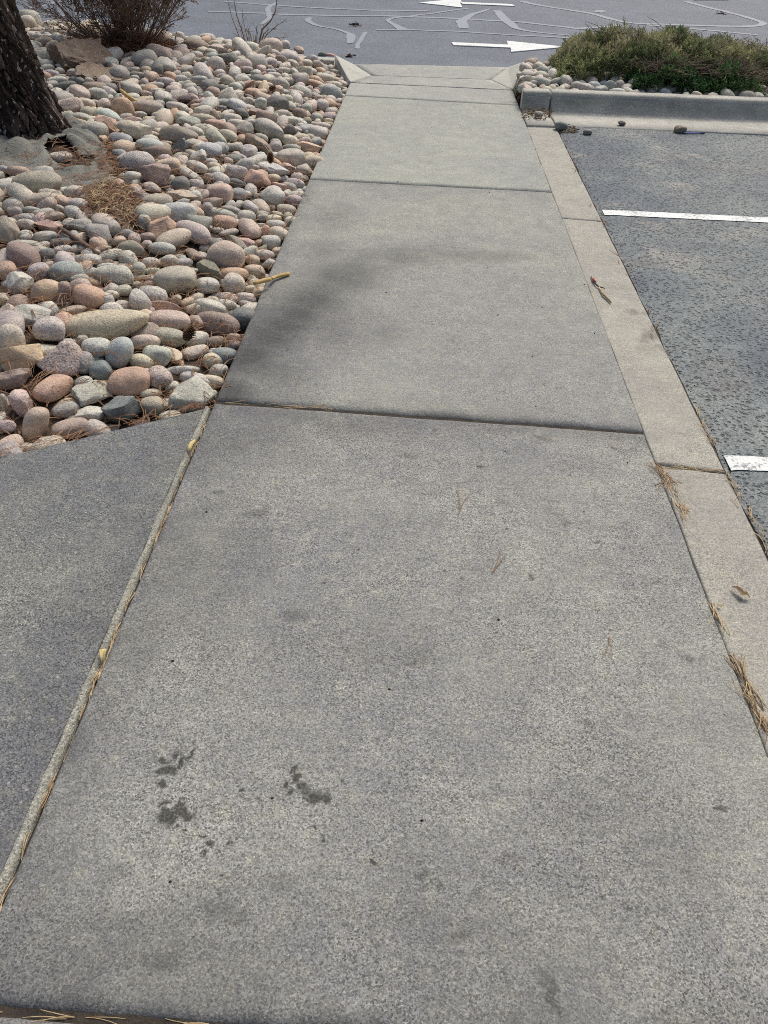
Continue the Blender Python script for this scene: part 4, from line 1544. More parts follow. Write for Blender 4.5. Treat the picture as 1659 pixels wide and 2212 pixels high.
pine = tag(empty('pine_tree', (TREE.x, TREE.y, terr(TREE.x, TREE.y) - .02)), 'pine tree with dark furrowed bark growing out of the grey fabric', 'tree')
bpy.context.view_layer.update()
NTH, NZ = 260, 330
zz = np.concatenate([np.linspace(-.12, 1.3, NZ), np.linspace(1.33, 7.5, 60)])
th = np.linspace(0, 2 * math.pi, NTH, endpoint=False)
TH, ZZ = np.meshgrid(th, zz)
base = .185 * (1 - ZZ / 9.5) + .085 * np.exp(-np.clip(ZZ + .05, 0, 9) / .16)
lob = 1 + .055 * np.sin(3 * TH + 1.0) * np.exp(-ZZ / .5) + .05 * np.sin(5 * TH + 2.2) * np.exp(-ZZ / .25)
wob = .9 * np.sin(ZZ * 8 + 3 * np.sin(TH)) + .7 * np.sin(ZZ * 19 + 5 * np.sin(2 * TH)) + .25 * np.sin(TH * 4 + ZZ * 11)
u = TH / (2 * math.pi) * 21 + .40 * wob
w_ = ZZ * 6.5 + .9 * np.sin(TH * 3) + .5 * np.sin(ZZ * 17 + TH * 5) + .3 * np.sin(TH * 23 + ZZ * 31)
f1, f2, cid = cellular(u, w_, 21, 3.0)
fur = np.clip((f2 - f1) / .30, 0, 1) ** .7
g1, g2, gid = cellular(u * 3, w_ * 2.6, 63, 8.0)
fl = np.clip((g2 - g1) / .35, 0, 1)
rad = base * lob + .042 * fur * (.2 + 1.1 * cid) + .016 * fl * (.1 + gid) - .030
X_ = TREE.x + rad * np.cos(TH) - .15 * np.clip(ZZ, 0, 2.2)
Y_ = TREE.y + rad * np.sin(TH)
v = np.stack([X_, Y_, ZZ + terr(TREE.x, TREE.y)], -1).reshape(-1, 3)
nr = len(zz)
jj, ii = np.meshgrid(np.arange(nr - 1), np.arange(NTH), indexing='ij')
f = np.stack([jj * NTH + ii, jj * NTH + (ii + 1) % NTH, (jj + 1) * NTH + (ii + 1) % NTH, (jj + 1) * NTH + ii], -1).reshape(-1, 4)
to = obj_from('trunk', v, f, M_bark, pine)
pa_ = to.data.attributes.new('plate', 'FLOAT', 'POINT')
pa_.data.foreach_set('value', (fur * (.45 + .75 * cid)).ravel().astype(np.float32))
mb = MB()
tips = []
T0 = terr(TREE.x, TREE.y)
for i in range(26):
    z = 2.6 + i * .18
    a = i * 2.4 + random.uniform(-.3, .3)
    L_ = 2.1 * (1 - (i / 30) ** 1.4) + .3
    pts = []
    for k in range(7):
        t = k / 6
        pts.append((TREE.x - .33 + math.cos(a) * L_ * t, TREE.y + math.sin(a) * L_ * t, T0 + z + .35 * t - .35 * t * t + .05 * math.sin(k * 2 + i)))
    mb.tube(pts, [.045 * (1 - .8 * k / 6) for k in range(7)], 5)
    for k in range(2, 7):
        for s_ in range(4):
            b = a + random.uniform(-1.2, 1.2)
            l2 = random.uniform(.25, .6)
            p0 = Vector(pts[k])
            p1 = p0 + Vector((math.cos(b) * l2, math.sin(b) * l2, random.uniform(-.1, .25)))
            mb.tube([p0, (p0 + p1) / 2 + Vector((0, 0, .03)), p1], [.010, .007, .004], 3)
            for q in (.55, .8, 1.0): tips.append((p0.lerp(p1, q), (p1 - p0).normalized()))
mb.build('limb', M_bark, pine)
V_, F_ = [], []
for (p, d) in tips:
    for k in range(16):
        q = (d * .5 + Vector((random.gauss(0, 1), random.gauss(0, 1), random.gauss(0, .8))).normalized()).normalized()
        s_ = q.cross(Vector((0, 0, 1)))
        s_ = s_.normalized() * .004 if s_.length > .01 else Vector((.004, 0, 0))
        e = p + q * random.uniform(.09, .15)
        n = len(V_)
        V_ += [tuple(p + s_), tuple(p - s_), tuple(e)]
        F_.append((n, n + 1, n + 2))
obj_from('crown', V_, F_, simple('pine_needles_green', srgb(62, 84, 50), srgb(88, 108, 66), 10, .6, 0), pine, False)

# ------------------------------------------------------------------ bare brown shrub
def grow(mb, tipl, p, d, L_, r, depth, curve=.25, spread=.55):
    n = 5
    pts, rr = [p], [r]
    q = d.copy()
    for k in range(n):
        q = (q + Vector((random.gauss(0, .09), random.gauss(0, .09), random.gauss(.015, .05))) * (curve * 3)).normalized()
        pts.append(pts[-1] + q * L_ / n)
        rr.append(max(.0013, r * (1 - .55 * (k + 1) / n)))
    mb.tube(pts, rr, 4 if r > .003 else 3, False)
    tipl.append((pts[-1], q))
    if depth > 0:
        for k in range(random.randint(4, 6)):
            j = random.randint(1, n)
            b = (q + Vector((random.gauss(0, spread), random.gauss(0, spread), random.gauss(.12, spread * .6)))).normalized()
            grow(mb, tipl, pts[j], b, L_ * random.uniform(.38, .62), rr[j] * .62, depth - 1, curve, spread)
    else:
        for j in range(1, n + 1):
            if random.random() < .6: tipl.append((pts[j], q))

shrub = tag(empty('bare_shrub', (SHR.x, SHR.y, terr(SHR.x, SHR.y))), 'bare many-stemmed brown shrub growing among the cobbles by the road', 'shrub')
buds = []
bz = terr(SHR.x, SHR.y)
for i in range(52):
    a = random.uniform(0, 6.28)
    t = random.uniform(.05, 1.0)
    d = Vector((math.cos(a) * t * 1.15, math.sin(a) * t * .8, .92)).normalized()
    p = Vector((SHR.x + math.cos(a) * t * .22, SHR.y + math.sin(a) * t * .14, bz - .02))
    mb = MB()
    grow(mb, buds, p, d, random.uniform(.5, .72) * (1.1 - .2 * t), random.uniform(.004, .0075), 4 if i % 5 == 0 else 3)
    mb.build('stem', M_twig_dark, shrub)
V_, F_ = [], []
def leaf_at(V_, F_, p, d, L_, W_):
    s_ = d.cross(Vector((random.gauss(0, 1), random.gauss(0, 1), random.gauss(0, 1)))).normalized() * W_
    n = len(V_)
    m = p + d * L_ * .5 + d.cross(s_).normalized() * L_ * .12
    V_.extend([tuple(p), tuple(m + s_), tuple(p + d * L_), tuple(m - s_)])
    F_.append((n, n + 1, n + 2, n + 3))
for (p, d) in buds:
    if random.random() < .22:
        q = (d + Vector((random.gauss(0, .4), random.gauss(0, .4), random.gauss(0, .4)))).normalized()
        leaf_at(V_, F_, p, q, random.uniform(.014, .030), random.uniform(.003, .006))
o = obj_from('dead_leaf', V_, F_, simple('shrub_leaf', srgb(122, 98, 82), srgb(150, 124, 104), 30, .8, 0), shrub, False)
o['kind'] = 'stuff'

# dead leaves, grass and needles heaped round its foot
def needle_mesh(mb_v, mb_f, p, az, L_, lift, wd, bend, zf=None, pair=True):
    for s_ in ((0, 1) if pair else (0,)):
        a = az + s_ * random.uniform(.05, .22)
        b = random.gauss(0, bend)
        prev = None
        x, y = p.x, p.y
        n0 = len(mb_v)
        K = 5
        for k in range(K + 1):
            t = k / K
            z = p.z + lift * math.sin(t * 3.0) + .0015
            if zf: z = max(z, zf(x, y) + .002)
            w = wd * (1 - .5 * abs(t - .4))
            px, py = -math.sin(a) * w, math.cos(a) * w
            mb_v += [(x + px, y + py, z), (x, y, z + w * 1.1), (x - px, y - py, z)]
            x += math.cos(a) * L_ / K
            y += math.sin(a) * L_ / K
            a += b / K
        for k in range(K):
            i = n0 + 3 * k
            mb_f += [(i, i + 3, i + 4, i + 1), (i + 1, i + 4, i + 5, i + 2)]
V_, F_ = [], []
for i in range(2600):
    a, t = random.uniform(0, 6.28), abs(random.gauss(0, .45))
    x, y = SHR.x + .03 + math.cos(a) * t * .62, SHR.y - .04 + math.sin(a) * t * .40
    if t > 1.1: continue
    z = terr(x, y) + random.uniform(0, .10) * max(0, 1 - t)
    if i % 2:
        d = Vector((math.cos(a) + random.gauss(0, .8), math.sin(a) + random.gauss(0, .8), random.uniform(.1, 1.4))).normalized()
        leaf_at(V_, F_, Vector((x, y, z)), d, random.uniform(.05, .14), random.uniform(.002, .004))
    else:
        d = Vector((random.gauss(0, 1), random.gauss(0, 1), random.gauss(0, .4))).normalized()
        leaf_at(V_, F_, Vector((x, y, z + .01)), d, random.uniform(.02, .045), random.uniform(.006, .013))
obj_from('leaf_litter', V_, F_, simple('russet_litter', srgb(122, 88, 68), srgb(158, 120, 94), 30, .85, 0), None, False)['kind'] = 'stuff'

# small shrub of a few pale whips
q = at(*k2(610, 385), .12)
whip = tag(empty('twiggy_shrub', (q.x, q.y, terr(q.x, q.y))), 'small sparse shrub of long bare whips beside the road', 'shrub')
wz = terr(q.x, q.y)
def img_dir(x, y, base):
    """a point over the base line seen at crop (x, y), at the shrub's own distance"""
    X, Y = k2(x, y)
    d = fw * FPX + rt * (X - CX) - up * (Y - CY)
    t = base.y / d.y
    return Vector((0, 0, EYE)) + d * t
for (b, mids, r) in [((580, 372), [(530, 250), (490, 120), (475, 20), (480, -60)], .006), ((575, 372), [(500, 280), (450, 130), (425, 10), (430, -60)], .0045), ((640, 372), [(690, 240), (760, 170), (800, 90), (815, -10), (805, -60)], .008),
                     ((650, 375), [(720, 290), (790, 225), (890, 155)], .005), ((650, 378), [(740, 340), (830, 310), (905, 295)], .005), ((660, 380), [(760, 350), (850, 395)], .005),
                     ((600, 372), [(560, 260), (540, 160), (535, 120)], .004), ((610, 370), [(600, 280), (570, 220)], .004), ((630, 370), [(650, 260), (620, 190)], .004), ((590, 372), [(530, 300), (515, 230)], .004), ((650, 372), [(700, 280), (745, 235), (800, 240)], .005),
                     ((620, 372), [(640, 300), (660, 240)], .003), ((600, 372), [(575, 300), (560, 260)], .003)]:
    B_ = Vector((q.x + (b[0] - 615) * .0012, q.y, wz - .01))
    off = random.uniform(-.12, .12)
    pts = [B_]
    for k, m in enumerate(mids):
        p = img_dir(*m, q)
        pts.append(p + Vector((0, off * (k + 1) / len(mids), 0)))
    mb = MB()
    n = len(pts)
    mb.tube(pts, [r * (1 - .7 * k / (n - 1)) for k in range(n)], 4, False)
    for k in range(1, n):
        for s_ in range(3):
            a = Vector(pts[k - 1]).lerp(Vector(pts[k]), random.random())
            e = a + Vector((random.gauss(0, .03), random.gauss(0, .03), random.uniform(0, .06)))
            mb.tube([a, (a + e) / 2 + Vector((0, 0, .004)), e], [.002, .0016, .001], 3, False)
    mb.build('stem', M_twig, whip)
mb = MB()
for i in range(90):
    a, t = random.uniform(0, 6.28), random.uniform(0, .12)
    p = Vector((q.x + math.cos(a) * t, q.y + math.sin(a) * t * .7, wz))
    d = Vector((math.cos(a) * random.uniform(0, .8), math.sin(a) * random.uniform(0, .6), 1)).normalized()
    e = p + d * random.uniform(.05, .2)
    mb.tube([p, p.lerp(e, .5) + Vector((.005, 0, 0)), e], [.0022, .0018, .0008], 3, False)
mb.build('dry_grass', simple('dry_grass', srgb(132, 112, 90), srgb(168, 150, 122), 30, .8, 0), whip)['kind'] = 'stuff'

# ------------------------------------------------------------------ juniper shrubs in the bed by the lot
def juniper(name, outline, base, depth, label, seed, n_spray, greens, browns):
    """outline: (x, height) silhouette along the bed; sprays point up and outwards"""
    r = random.Random(seed)
    root = tag(empty(name, base), label, 'shrub', 'junipers behind the raised kerb')
    bx = [o[0] for o in outline]
    hh = [o[1] for o in outline]
    H = lambda x: float(np.interp(x, bx, hh))
    mb = MB()
    V_, F_, C_ = [], [], []
    x0, x1 = bx[0], bx[-1]
    yc = base[1]
    for i in range(70):
        x = r.uniform(x0 + .15, x1 - .15)
        xb = x * .8 + .2 * (x0 + x1) / 2
        p = Vector((xb, yc + r.uniform(-.15, .15), rterr(xb, yc)))
        e = Vector((x + r.gauss(0, .15), yc + r.uniform(-.9, .9) * depth, base[2] + H(x) * r.uniform(.6, 1.0)))
        m = p.lerp(e, .5) + Vector((r.gauss(0, .05), r.gauss(0, .05), .04))
        mb.tube([p, m, e], [.010, .006, .002], 4, False)
        for s_ in range(7):
            a = m.lerp(e, r.random())
            b = a + Vector((r.gauss(0, .1), r.gauss(0, .1), r.uniform(.0, .12)))
            mb.tube([a, a.lerp(b, .5) + Vector((0, 0, .01)), b], [.003, .0025, .0012], 3, False)
    mb.build('branch', M_twig, root)
    for i in range(n_spray):
        x = r.uniform(x0, x1)
        ty = r.uniform(-1, 1)
        prof = math.sqrt(max(0, 1 - ty * ty)) ** .8
        hx = H(x) * (.25 + .75 * prof)
        y = yc + ty * depth * (1 + .12 * nz(x, ty, seed, 4))
        top = r.random() ** .45
        lump = 1 + .22 * nz(x * 1.0, y, seed, 5) + .16 * nz(x, y, seed + 3, 11)
        z = base[2] + hx * top * lump
        if z < rterr(x, y) + .01: continue
        gap = nz(x * 1.0, y, z * 1.2 + seed, 6)
        if gap < -.20: continue
        p = Vector((x, y, z))
        out = Vector(((x - (x0 + x1) / 2) * .35, ty * .9, .75 + top * .5)).normalized()
        dead = nz(x, y, seed + 7, 2.5) + .9 * (top - .78) - (.25 if ty < -.3 else 0)
        isd = dead > .12 and r.random() < .75
        pal = browns if isd else greens
        ci = nz(x, y, z + seed * 2, 3.5) * 1.6 + r.gauss(0, .35)
        c = pal[0] if ci < -.3 else (pal[1] if ci < .35 else pal[2])
        lc = np.array(lin(c)) * r.uniform(.75, 1.25)
        L_ = r.uniform(.04, .085) * (.8 if isd else 1)
        d = (out + Vector((r.gauss(0, .5), r.gauss(0, .5), r.gauss(0, .35)))).normalized()
        side = d.cross(Vector((r.gauss(0, 1), r.gauss(0, 1), r.gauss(0, 1)))).normalized()
        other = d.cross(side)
        for k in range(6 if not isd else 4):                         # scale-leaved twiglets of one spray
            t = k / 6
            s_ = (side if k % 2 else -side) * (1 if k % 4 < 2 else .4) + other * r.uniform(-.7, .7)
            a = p + d * L_ * t * .8
            q = (d * .9 + s_ * .75).normalized()
            l2 = L_ * (.62 - .32 * t)
            w = q.cross(Vector((r.gauss(0, 1), r.gauss(0, 1), r.gauss(0, 1)))).normalized() * (.0042 if not isd else .0022)
            n = len(V_)
            b = a + q * l2 * .5
            V_ += [tuple(a + w * .5), tuple(a - w * .5), tuple(b - w), tuple(a + q * l2), tuple(b + w)]
            F_.append((n, n + 1, n + 2, n + 3, n + 4))
            C_ += [(*lc, 1)] * 5
    o = obj_from('foliage', V_, F_, M_juniper, root, False)
    ca_ = o.data.color_attributes.new('tint', 'FLOAT_COLOR', 'POINT')
    ca_.data.foreach_set('color', np.array(C_).ravel())
    return root
G1 = [(110, 122, 88), (138, 146, 104), (168, 168, 126)]
G2 = [(66, 98, 64), (92, 126, 80), (122, 150, 98)]
BR = [(152, 142, 120), (174, 164, 142), (194, 186, 164)]
jy = 8.02
jx = lambda X, z=.25: at(X, 150, z).x
def jline(pts):
    """crop-4 outline points -> (x, height) at the shrub's distance"""
    out = []
    for (x, y) in pts:
        X, Y = k4(x, y)
        d = fw * FPX + rt * (X - CX) - up * (Y - CY)
        t = jy / d.y
        p = Vector((0, 0, EYE)) + d * t
        out.append((p.x, max(.05, (p.z - .09) * .88)))
    return out
o1 = jline([(290, 420), (330, 370), (400, 290), (430, 230), (520, 235), (600, 205), (680, 175), (750, 135), (820, 170), (900, 185), (1000, 175), (1100, 185), (1200, 195), (1270, 260), (1330, 330)])
o2 = jline([(1120, 400), (1180, 300), (1250, 245), (1400, 245), (1520, 255), (1659, 300), (1800, 320), (2000, 330), (2300, 360), (2600, 420)])
juniper('juniper_shrub', o1, ((o1[0][0] + o1[-1][0]) / 2, jy, .09), .50, 'spreading green juniper with dry brown tips at the walkway end of the raised kerb', 11, 9500, G1, BR)
juniper('juniper_shrub', o2, ((o2[0][0] + o2[-1][0]) / 2, jy + .03, .09), .48, 'lower juniper behind the raised kerb farther from the walkway, cut off by the frame', 12, 9500, G1, BR)
def spray(cx, cy, w, h, n, seed, label):
    x_, y_ = k4(cx, cy)
    p = at(x_, y_, .2)
    hw = (at(x_ + w * .17, y_, .2) - p).length
    pts = [(p.x - hw, .06), (p.x - hw * .6, .17), (p.x, .21), (p.x + hw * .6, .17), (p.x + hw, .05)]
    juniper('juniper_shrub', pts, (p.x, 7.52, .09), .2, label, seed, n, G2, G2)
spray(1000, 470, 420, 0, 2600, 21, 'fresh dark green juniper spray in front of the larger juniper')
spray(1310, 420, 300, 0, 1800, 22, 'fresh dark green juniper spray in front of the gap between the two larger junipers')

# ------------------------------------------------------------------ weed fabric round the trunk
fo = [at(x, y, .12) for x, y in FAB_OUT]
fh = [at(x, y, .12) for x, y in FAB_HOLE]
fxs = np.arange(min(p.x for p in fo), max(p.x for p in fo), .018)
fys = np.arange(min(p.y for p in fo), max(p.y for p in fo), .018)
fo2, fh2 = [(p.x, p.y) for p in fo], [(p.x, p.y) for p in fh]
def edge_d(x, y, P):
    m = 9
    for i in range(len(P)):
        ax_, ay = P[i - 1]
        bx_, by = P[i]
        dx, dy = bx_ - ax_, by - ay
        t = max(0, min(1, ((x - ax_) * dx + (y - ay) * dy) / (dx * dx + dy * dy + 1e-9)))
        m = min(m, math.hypot(x - ax_ - dx * t, y - ay - dy * t))
    return m
def fab_z(x, y):
    r = math.hypot(x - TREE.x, y - TREE.y)
    a = math.atan2(y - TREE.y, x - TREE.x)
    q = .05 * nz(x, y, 2, 3)
    wr = abs(nz(a * 2.2 + q, r * 1.5, 3, 2.2)) * .07 + nz(x * 1.3, y * .8, 6, 4) * .018 + abs(nz(x, y, 3, 6)) * .016
    e = min(edge_d(x, y, fo2), edge_d(x, y, fh2))
    return terr(x, y) + .012 + wr * min(1, e / .05) + .05 * math.exp(-((e - .03) / .03) ** 2) * max(0, nz(x, y, 12, 4)) + .03 * math.exp(-((r - .32) / .1) ** 2)
idx, v = {}, []
for j, y in enumerate(fys):
    for i, x in enumerate(fxs):
        wx, wy = x + .02 * nz(x, y, 1, 9), y + .02 * nz(x, y, 5, 9)
        if inpoly(wx, wy, fo2) and not inpoly(wx, wy, fh2) and math.hypot(x - TREE.x, y - TREE.y) > .19:
            idx[(i, j)] = len(v)
            v.append((x, y, fab_z(x, y)))
f = [(idx[(i, j)], idx[(i + 1, j)], idx[(i + 1, j + 1)], idx[(i, j + 1)]) for (i, j) in idx if (i + 1, j) in idx and (i, j + 1) in idx and (i + 1, j + 1) in idx]
o = obj_from('weed_fabric', v, f, M_fabric)
md = o.modifiers.new('thickness', 'SOLIDIFY')
md.thickness = .003
tag(o, 'torn wrinkled grey weed fabric spread round the pine trunk', 'ground cloth')

# ------------------------------------------------------------------ pine needles
def needles(name, n, pick, mat, Lr=(.06, .12), lift=.012, wd=.0009, bend=.5, follow=None):
    V_, F_ = [], []
    for i in range(n):
        r_ = pick()
        if r_ is None: continue
        p, az = r_
        needle_mesh(V_, F_, p, az, random.uniform(*Lr), random.uniform(0, lift), wd * random.uniform(.7, 1.3), bend, follow)
    o = obj_from(name, V_, F_, mat)
    o['kind'] = 'stuff'
    return o
def in_patch(P, hz=.03):
    Q = [at(x, y, .09) for x, y in P]
    x0, x1 = min(p.x for p in Q), max(p.x for p in Q)
    y0, y1 = min(p.y for p in Q), max(p.y for p in Q)
    q2 = [(p.x, p.y) for p in Q]
    def f():
        for _ in range(40):
            x, y = random.uniform(x0, x1), random.uniform(y0, y1)
            if inpoly(x, y, q2): return Vector((x, y, terr(x, y) + random.uniform(.003, hz))), random.uniform(0, 6.28)
        return None
    return f
needles('pine_needles', 560, in_patch(NEED[0], .05), M_needle, wd=.0014, lift=.025)
needles('pine_needles', 160, in_patch(NEED[0], .06), M_needle_pale, wd=.0013, lift=.03)
needles('pine_needles', 420, in_patch(NEED[0], .04), M_twig_dark, wd=.0014, lift=.02)
needles('pine_needles', 220, in_patch(NEED[1], .03), M_needle, wd=.0014)
def near_bed():
    x, y = random.uniform(-2.4, -.62), random.uniform(1.2, 5.0)
    if bed_dist(x, y)[0] < 0: return None
    if random.random() > (.9 if y < 3.4 else .5): return None
    return Vector((x, y, terr(x, y) + random.uniform(.0, .05))), random.uniform(0, 6.28)
needles('pine_needles', 4200, near_bed, M_needle, wd=.0013, lift=.02)
def far_bed():
    x, y = random.uniform(-3.4, -.62), random.uniform(4.5, 8.6)
    if bed_dist(x, y)[0] < 0: return None
    return Vector((x, y, terr(x, y) + random.uniform(.01, .04))), random.uniform(0, 6.28)
needles('pine_needles', 1500, far_bed, M_needle, wd=.0013, lift=.02)
def along(a, b, spread, z, jit_=.25):
    A, B = Vector((a[0], a[1], 0)), Vector((b[0], b[1], 0))
    d = B - A
    az0 = math.atan2(d.y, d.x)
    nrm = Vector((-d.y, d.x, 0)).normalized()
    def f():
        p = A.lerp(B, random.random()) + nrm * random.gauss(0, spread)
        return Vector((p.x, p.y, z)), az0 + random.gauss(0, jit_) + (math.pi if random.random() < .5 else 0)
    return f
def XYl(x, y): p = at(x, y); return (p.x, p.y)
# in the open joint on the left, along the diagonal slab, along the bed edge, in the first joint
SH = (.035, .085)
needles('pine_needles', 48, along((XL(.5) - .003, .45), (XL(2.2) - .003, 2.25), .002, -.012, .06), M_needle_pale, SH, .010, .0009, .25)
needles('pine_needles', 16, along((XL(.5) - .003, .3), (XL(2.2) - .003, 2.3), .003, -.012, .10), M_leaf, SH, .010, .0009, .25)
needles('pine_needles', 30, along(XYl(-10, 983), XYl(447, 876), .010, .003, .16), M_needle, (.05, .10), .008, .0009)
needles('pine_needles', 6, along((XL(.42), .424), (-.2, .42),   .003, -.012, .06), M_needle_pale, lift=.006, wd=.0007, bend=.3)
needles('pine_needles', 8, along((XL(2.3) + .02, 2.33), (XL(2.3) + .45, 2.325), .004, -.006, .10), M_needle_pale, lift=.010, wd=.0008, bend=.3)
needles('pine_needles', 80, along((XL(2.4) - .014, 2.35), (XL(7) - .010, 7.2), .010, .003, .3), M_needle, SH, .012, .0009)
# in the gap between the walkway and the kerb strip
needles('pine_needles', 15, along(XYl(1424, 1000), XYl(1448, 1040), .008, -.004, .5), M_needle, SH, .012, .0009)
needles('pine_needles', 26, along(XYl(1434, 1020), XYl(1484, 1125), .007, -.004, .22), M_needle_pale, SH, .012, .0009)
needles('pine_needles', 16, along(XYl(1450, 1009), XYl(1560, 1018), .003, -.006, .08), M_needle_pale, SH, .008, .0009)
needles('pine_needles', 22, along(XYl(1600, 1455), XYl(1668, 1600), .005, -.004, .14), M_leaf, SH, .012, .0010)
needles('pine_needles', 26, along(XYl(1597, 1445), XYl(1664, 1590), .006, -.003, .22), M_needle_pale, SH, .014, .0010)
needles('pine_needles', 3, along(XYl(1536, 1290), XYl(1556, 1350), .002, -.002, .10), M_needle_pale, (.07, .10), .012, .0013)
needles('pine_needles', 26, along(XYl(1500, 870), XYl(1655, 1185), .007, -.004, .25), M_needle_pale, SH, .008, .0009)
needles('pine_needles', 30, along(XYl(1215, 300), XYl(1480, 850), .009, -.004, .35), M_needle, SH, .010, .0010)
def scattered():
    return Vector((random.uniform(-.6, .8), random.uniform(.6, 5), .0015)), random.uniform(0, 6.28)
needles('pine_needles', 5, scattered, M_needle, lift=.004, wd=.0008)

# dry leaves and grit caught between the walkway and the raised kerb
V_, F_ = [], []
for i in range(170):
    x, y = k4(random.uniform(92, 272), random.uniform(700, 762) - 4)
    p = at(x, y, .01)
    d = Vector((random.gauss(0, 1), random.gauss(0, 1), random.gauss(0, .35))).normalized()
    leaf_at(V_, F_, Vector((p.x, min(p.y, 6.93), random.uniform(.002, .03))), d, random.uniform(.015, .045), random.uniform(.002, .009))
for i in range(120):
    x, y = k4(random.uniform(335, 440), random.uniform(805, 845))
    p = at(x, y, 0)
    d = Vector((random.gauss(0, 1), random.gauss(0, .6), random.gauss(0, .2))).normalized()
    leaf_at(V_, F_, Vector((p.x, p.y, random.uniform(-.004, .008))), d, random.uniform(.015, .04), random.uniform(.0015, .006))
obj_from('leaf_debris', V_, F_, M_leaf, None, False)['kind'] = 'stuff'

# ------------------------------------------------------------------ single small things
def stick(name, pts, rads, mat, label, cat='stick', group=None, side=()):
    mb = MB()
    P_ = [Vector(p) for p in pts]
    fine, rr = [], []
    for i in range(len(P_) - 1):
        for k in range(4):
            t = k / 4
            q = P_[i].lerp(P_[i + 1], t)
            fine.append(q + Vector((nz(q.x, q.y, 1, 40), nz(q.x, q.y, 4, 40), nz(q.x, q.y, 8, 40))) * rads[i] * .35)
            rr.append((rads[i] * (1 - t) + rads[i + 1] * t) * (1 + .18 * nz(q.x, q.y, 3, 60)))
    fine.append(P_[-1]); rr.append(rads[-1])
    mb.tube(fine, rr, 7)
    for (a, b, r) in side: mb.tube([a, (Vector(a) + Vector(b)) / 2, b], [r, r * .8, r * .5], 5)
    o = mb.build(name, mat)
    tag(o, label, cat, group)
    return o
def G(f_, x, y, z=.0): return at(*f_(x, y), z)
stick('stick', [G(k6, 948, 1225, .050), G(k6, 1040, 1195, .045), G(k6, 1100, 1185, .035)], [.008, .011, .009], M_stick, 'broken peeled stick end resting on cobbles beside the walkway')
stick('stick', [G(k6, 1105, 1180, .030), G(k6, 1150, 1162, .016), G(k6, 1275, 1130, .010)], [.008, .009, .009], M_stick, 'pale peeled stick poking out over the walkway edge')
stick('stick', [G(k1, 985, 735, .20), G(k1, 1030, 775, .19), G(k1, 1080, 810, .175), G(k1, 1122, 832, .165)], [.011, .014, .013, .011], M_stick, 'yellow peeled stick lying among far cobbles near the bare shrub')
stick('stick', [G(k1, 745, 572, .18), G(k1, 800, 590, .17), G(k1, 850, 608, .165)], [.009, .010, .008], M_stick, 'short pale stick against the jagged brown rock')
stick('branch', [G(k5, 385, 575, .10), G(k5, 510, 632, .115), G(k5, 600, 690, .11), G(k5, 690, 750, .105), G(k5, 805, 832, .10)], [.007, .011, .012, .012, .010], M_twig, 'long grey fallen branch lying across the cobbles by the pine needles', 'branch')
stick('twig', [G(k1, 870, 690, .17), G(k1, 930, 668, .19), G(k1, 975, 680, .19), G(k1, 980, 735, .17)], [.006, .008, .009, .008], M_twig_dark, 'dark crooked twig arching over the far cobbles', 'twig')
stick('twig', [G(k2, 393, 340, .14), G(k2, 440, 358, .13)], [.007, .006], M_twig, 'short pale twig at the road end of the cobbles', 'twig')

def pinecone(p, L_, rad, label, tilt):
    root = tag(empty('pine_cone', p), label, 'pine cone', 'pine cones among the cobbles')
    d = Vector(tilt).normalized()
    a0 = d.orthogonal().normalized()
    b0 = d.cross(a0)
    core = MB()
    core.tube([p - d * L_ / 2, p, p + d * L_ / 2], [rad * .35, rad * .5, rad * .15], 7)
    core.build('core', M_cone, root)
    mb = MB()
    N = 70
    for i in range(N):
        t = i / N
        a = i * 2.4
        r0 = rad * (math.sin(math.pi * (.12 + .82 * t)) ** .7)
        c = p - d * L_ / 2 + d * L_ * t
        o_ = a0 * math.cos(a) + b0 * math.sin(a)
        s_ = d.cross(o_)
        w = rad * .36
        e = c + o_ * r0 + d * L_ * .10
        m = c + o_ * r0 * .6 + d * L_ * .02
        mb.add([c, m + s_ * w, e + s_ * w * .6, e - s_ * w * .6, m - s_ * w, e - d * L_ * .03 + o_ * rad * .05], [(0, 1, 2, 3, 4), (2, 1, 5), (3, 2, 5), (4, 3, 5)])
    mb.build('scale', M_cone, root, False)['kind'] = 'stuff'
pinecone(G(k2, 757, 1290, .13), .062, .023, 'open brown pine cone standing between cobbles near the big dented boulder', (.1, -.1, 1))
pinecone(G(k2, 770, 722, .14), .05, .022, 'dark pine cone lying among the far cobbles', (1, .2, .3))
pinecone(G(k7, 1235, 272, .10), .06, .024, 'reddish chewed pine cone between cobbles beside the long tan slab boulder', (.6, .3, .8))

# loose stones on the pan by the lot corner
def pebble(q, r, col, label, ang=False, seed=0):
    rr_ = np.random.default_rng(seed)
    v = rock_shape(3, ang, rr_) * np.array((r, r * .8, r * .62))
    p = np.array((q.x, q.y, q.z - v[:, 2].min() - .004))
    o = obj_from('stone', v + p, ICO[3][1], M_rock)
    c = lin(col)
    o.color = (*c, .3)
    tag(o, label, 'stone')
pebble(G(k4, 335, 828, -.004), .050, (128, 138, 132), 'grey-green stone at the corner of kerb strip and gutter', False, 1)
pebble(G(k4, 507, 860, -.01), .036, (140, 140, 134), 'small grey stone on the asphalt in front of the gutter', False, 2)
pebble(G(k4, 1095, 848, -.01), .046, (140, 128, 108), 'brown stone beside the blue pen', False, 3)
pebble(G(k4, 195, 745, .004), .036, (160, 156, 146), 'pale stone in the dry leaves against the raised kerb', False, 4)
pebble(G(k4, 725, 800, -.002), .030, (92, 88, 82), 'flat dark chip lying on the gutter', True, 5)

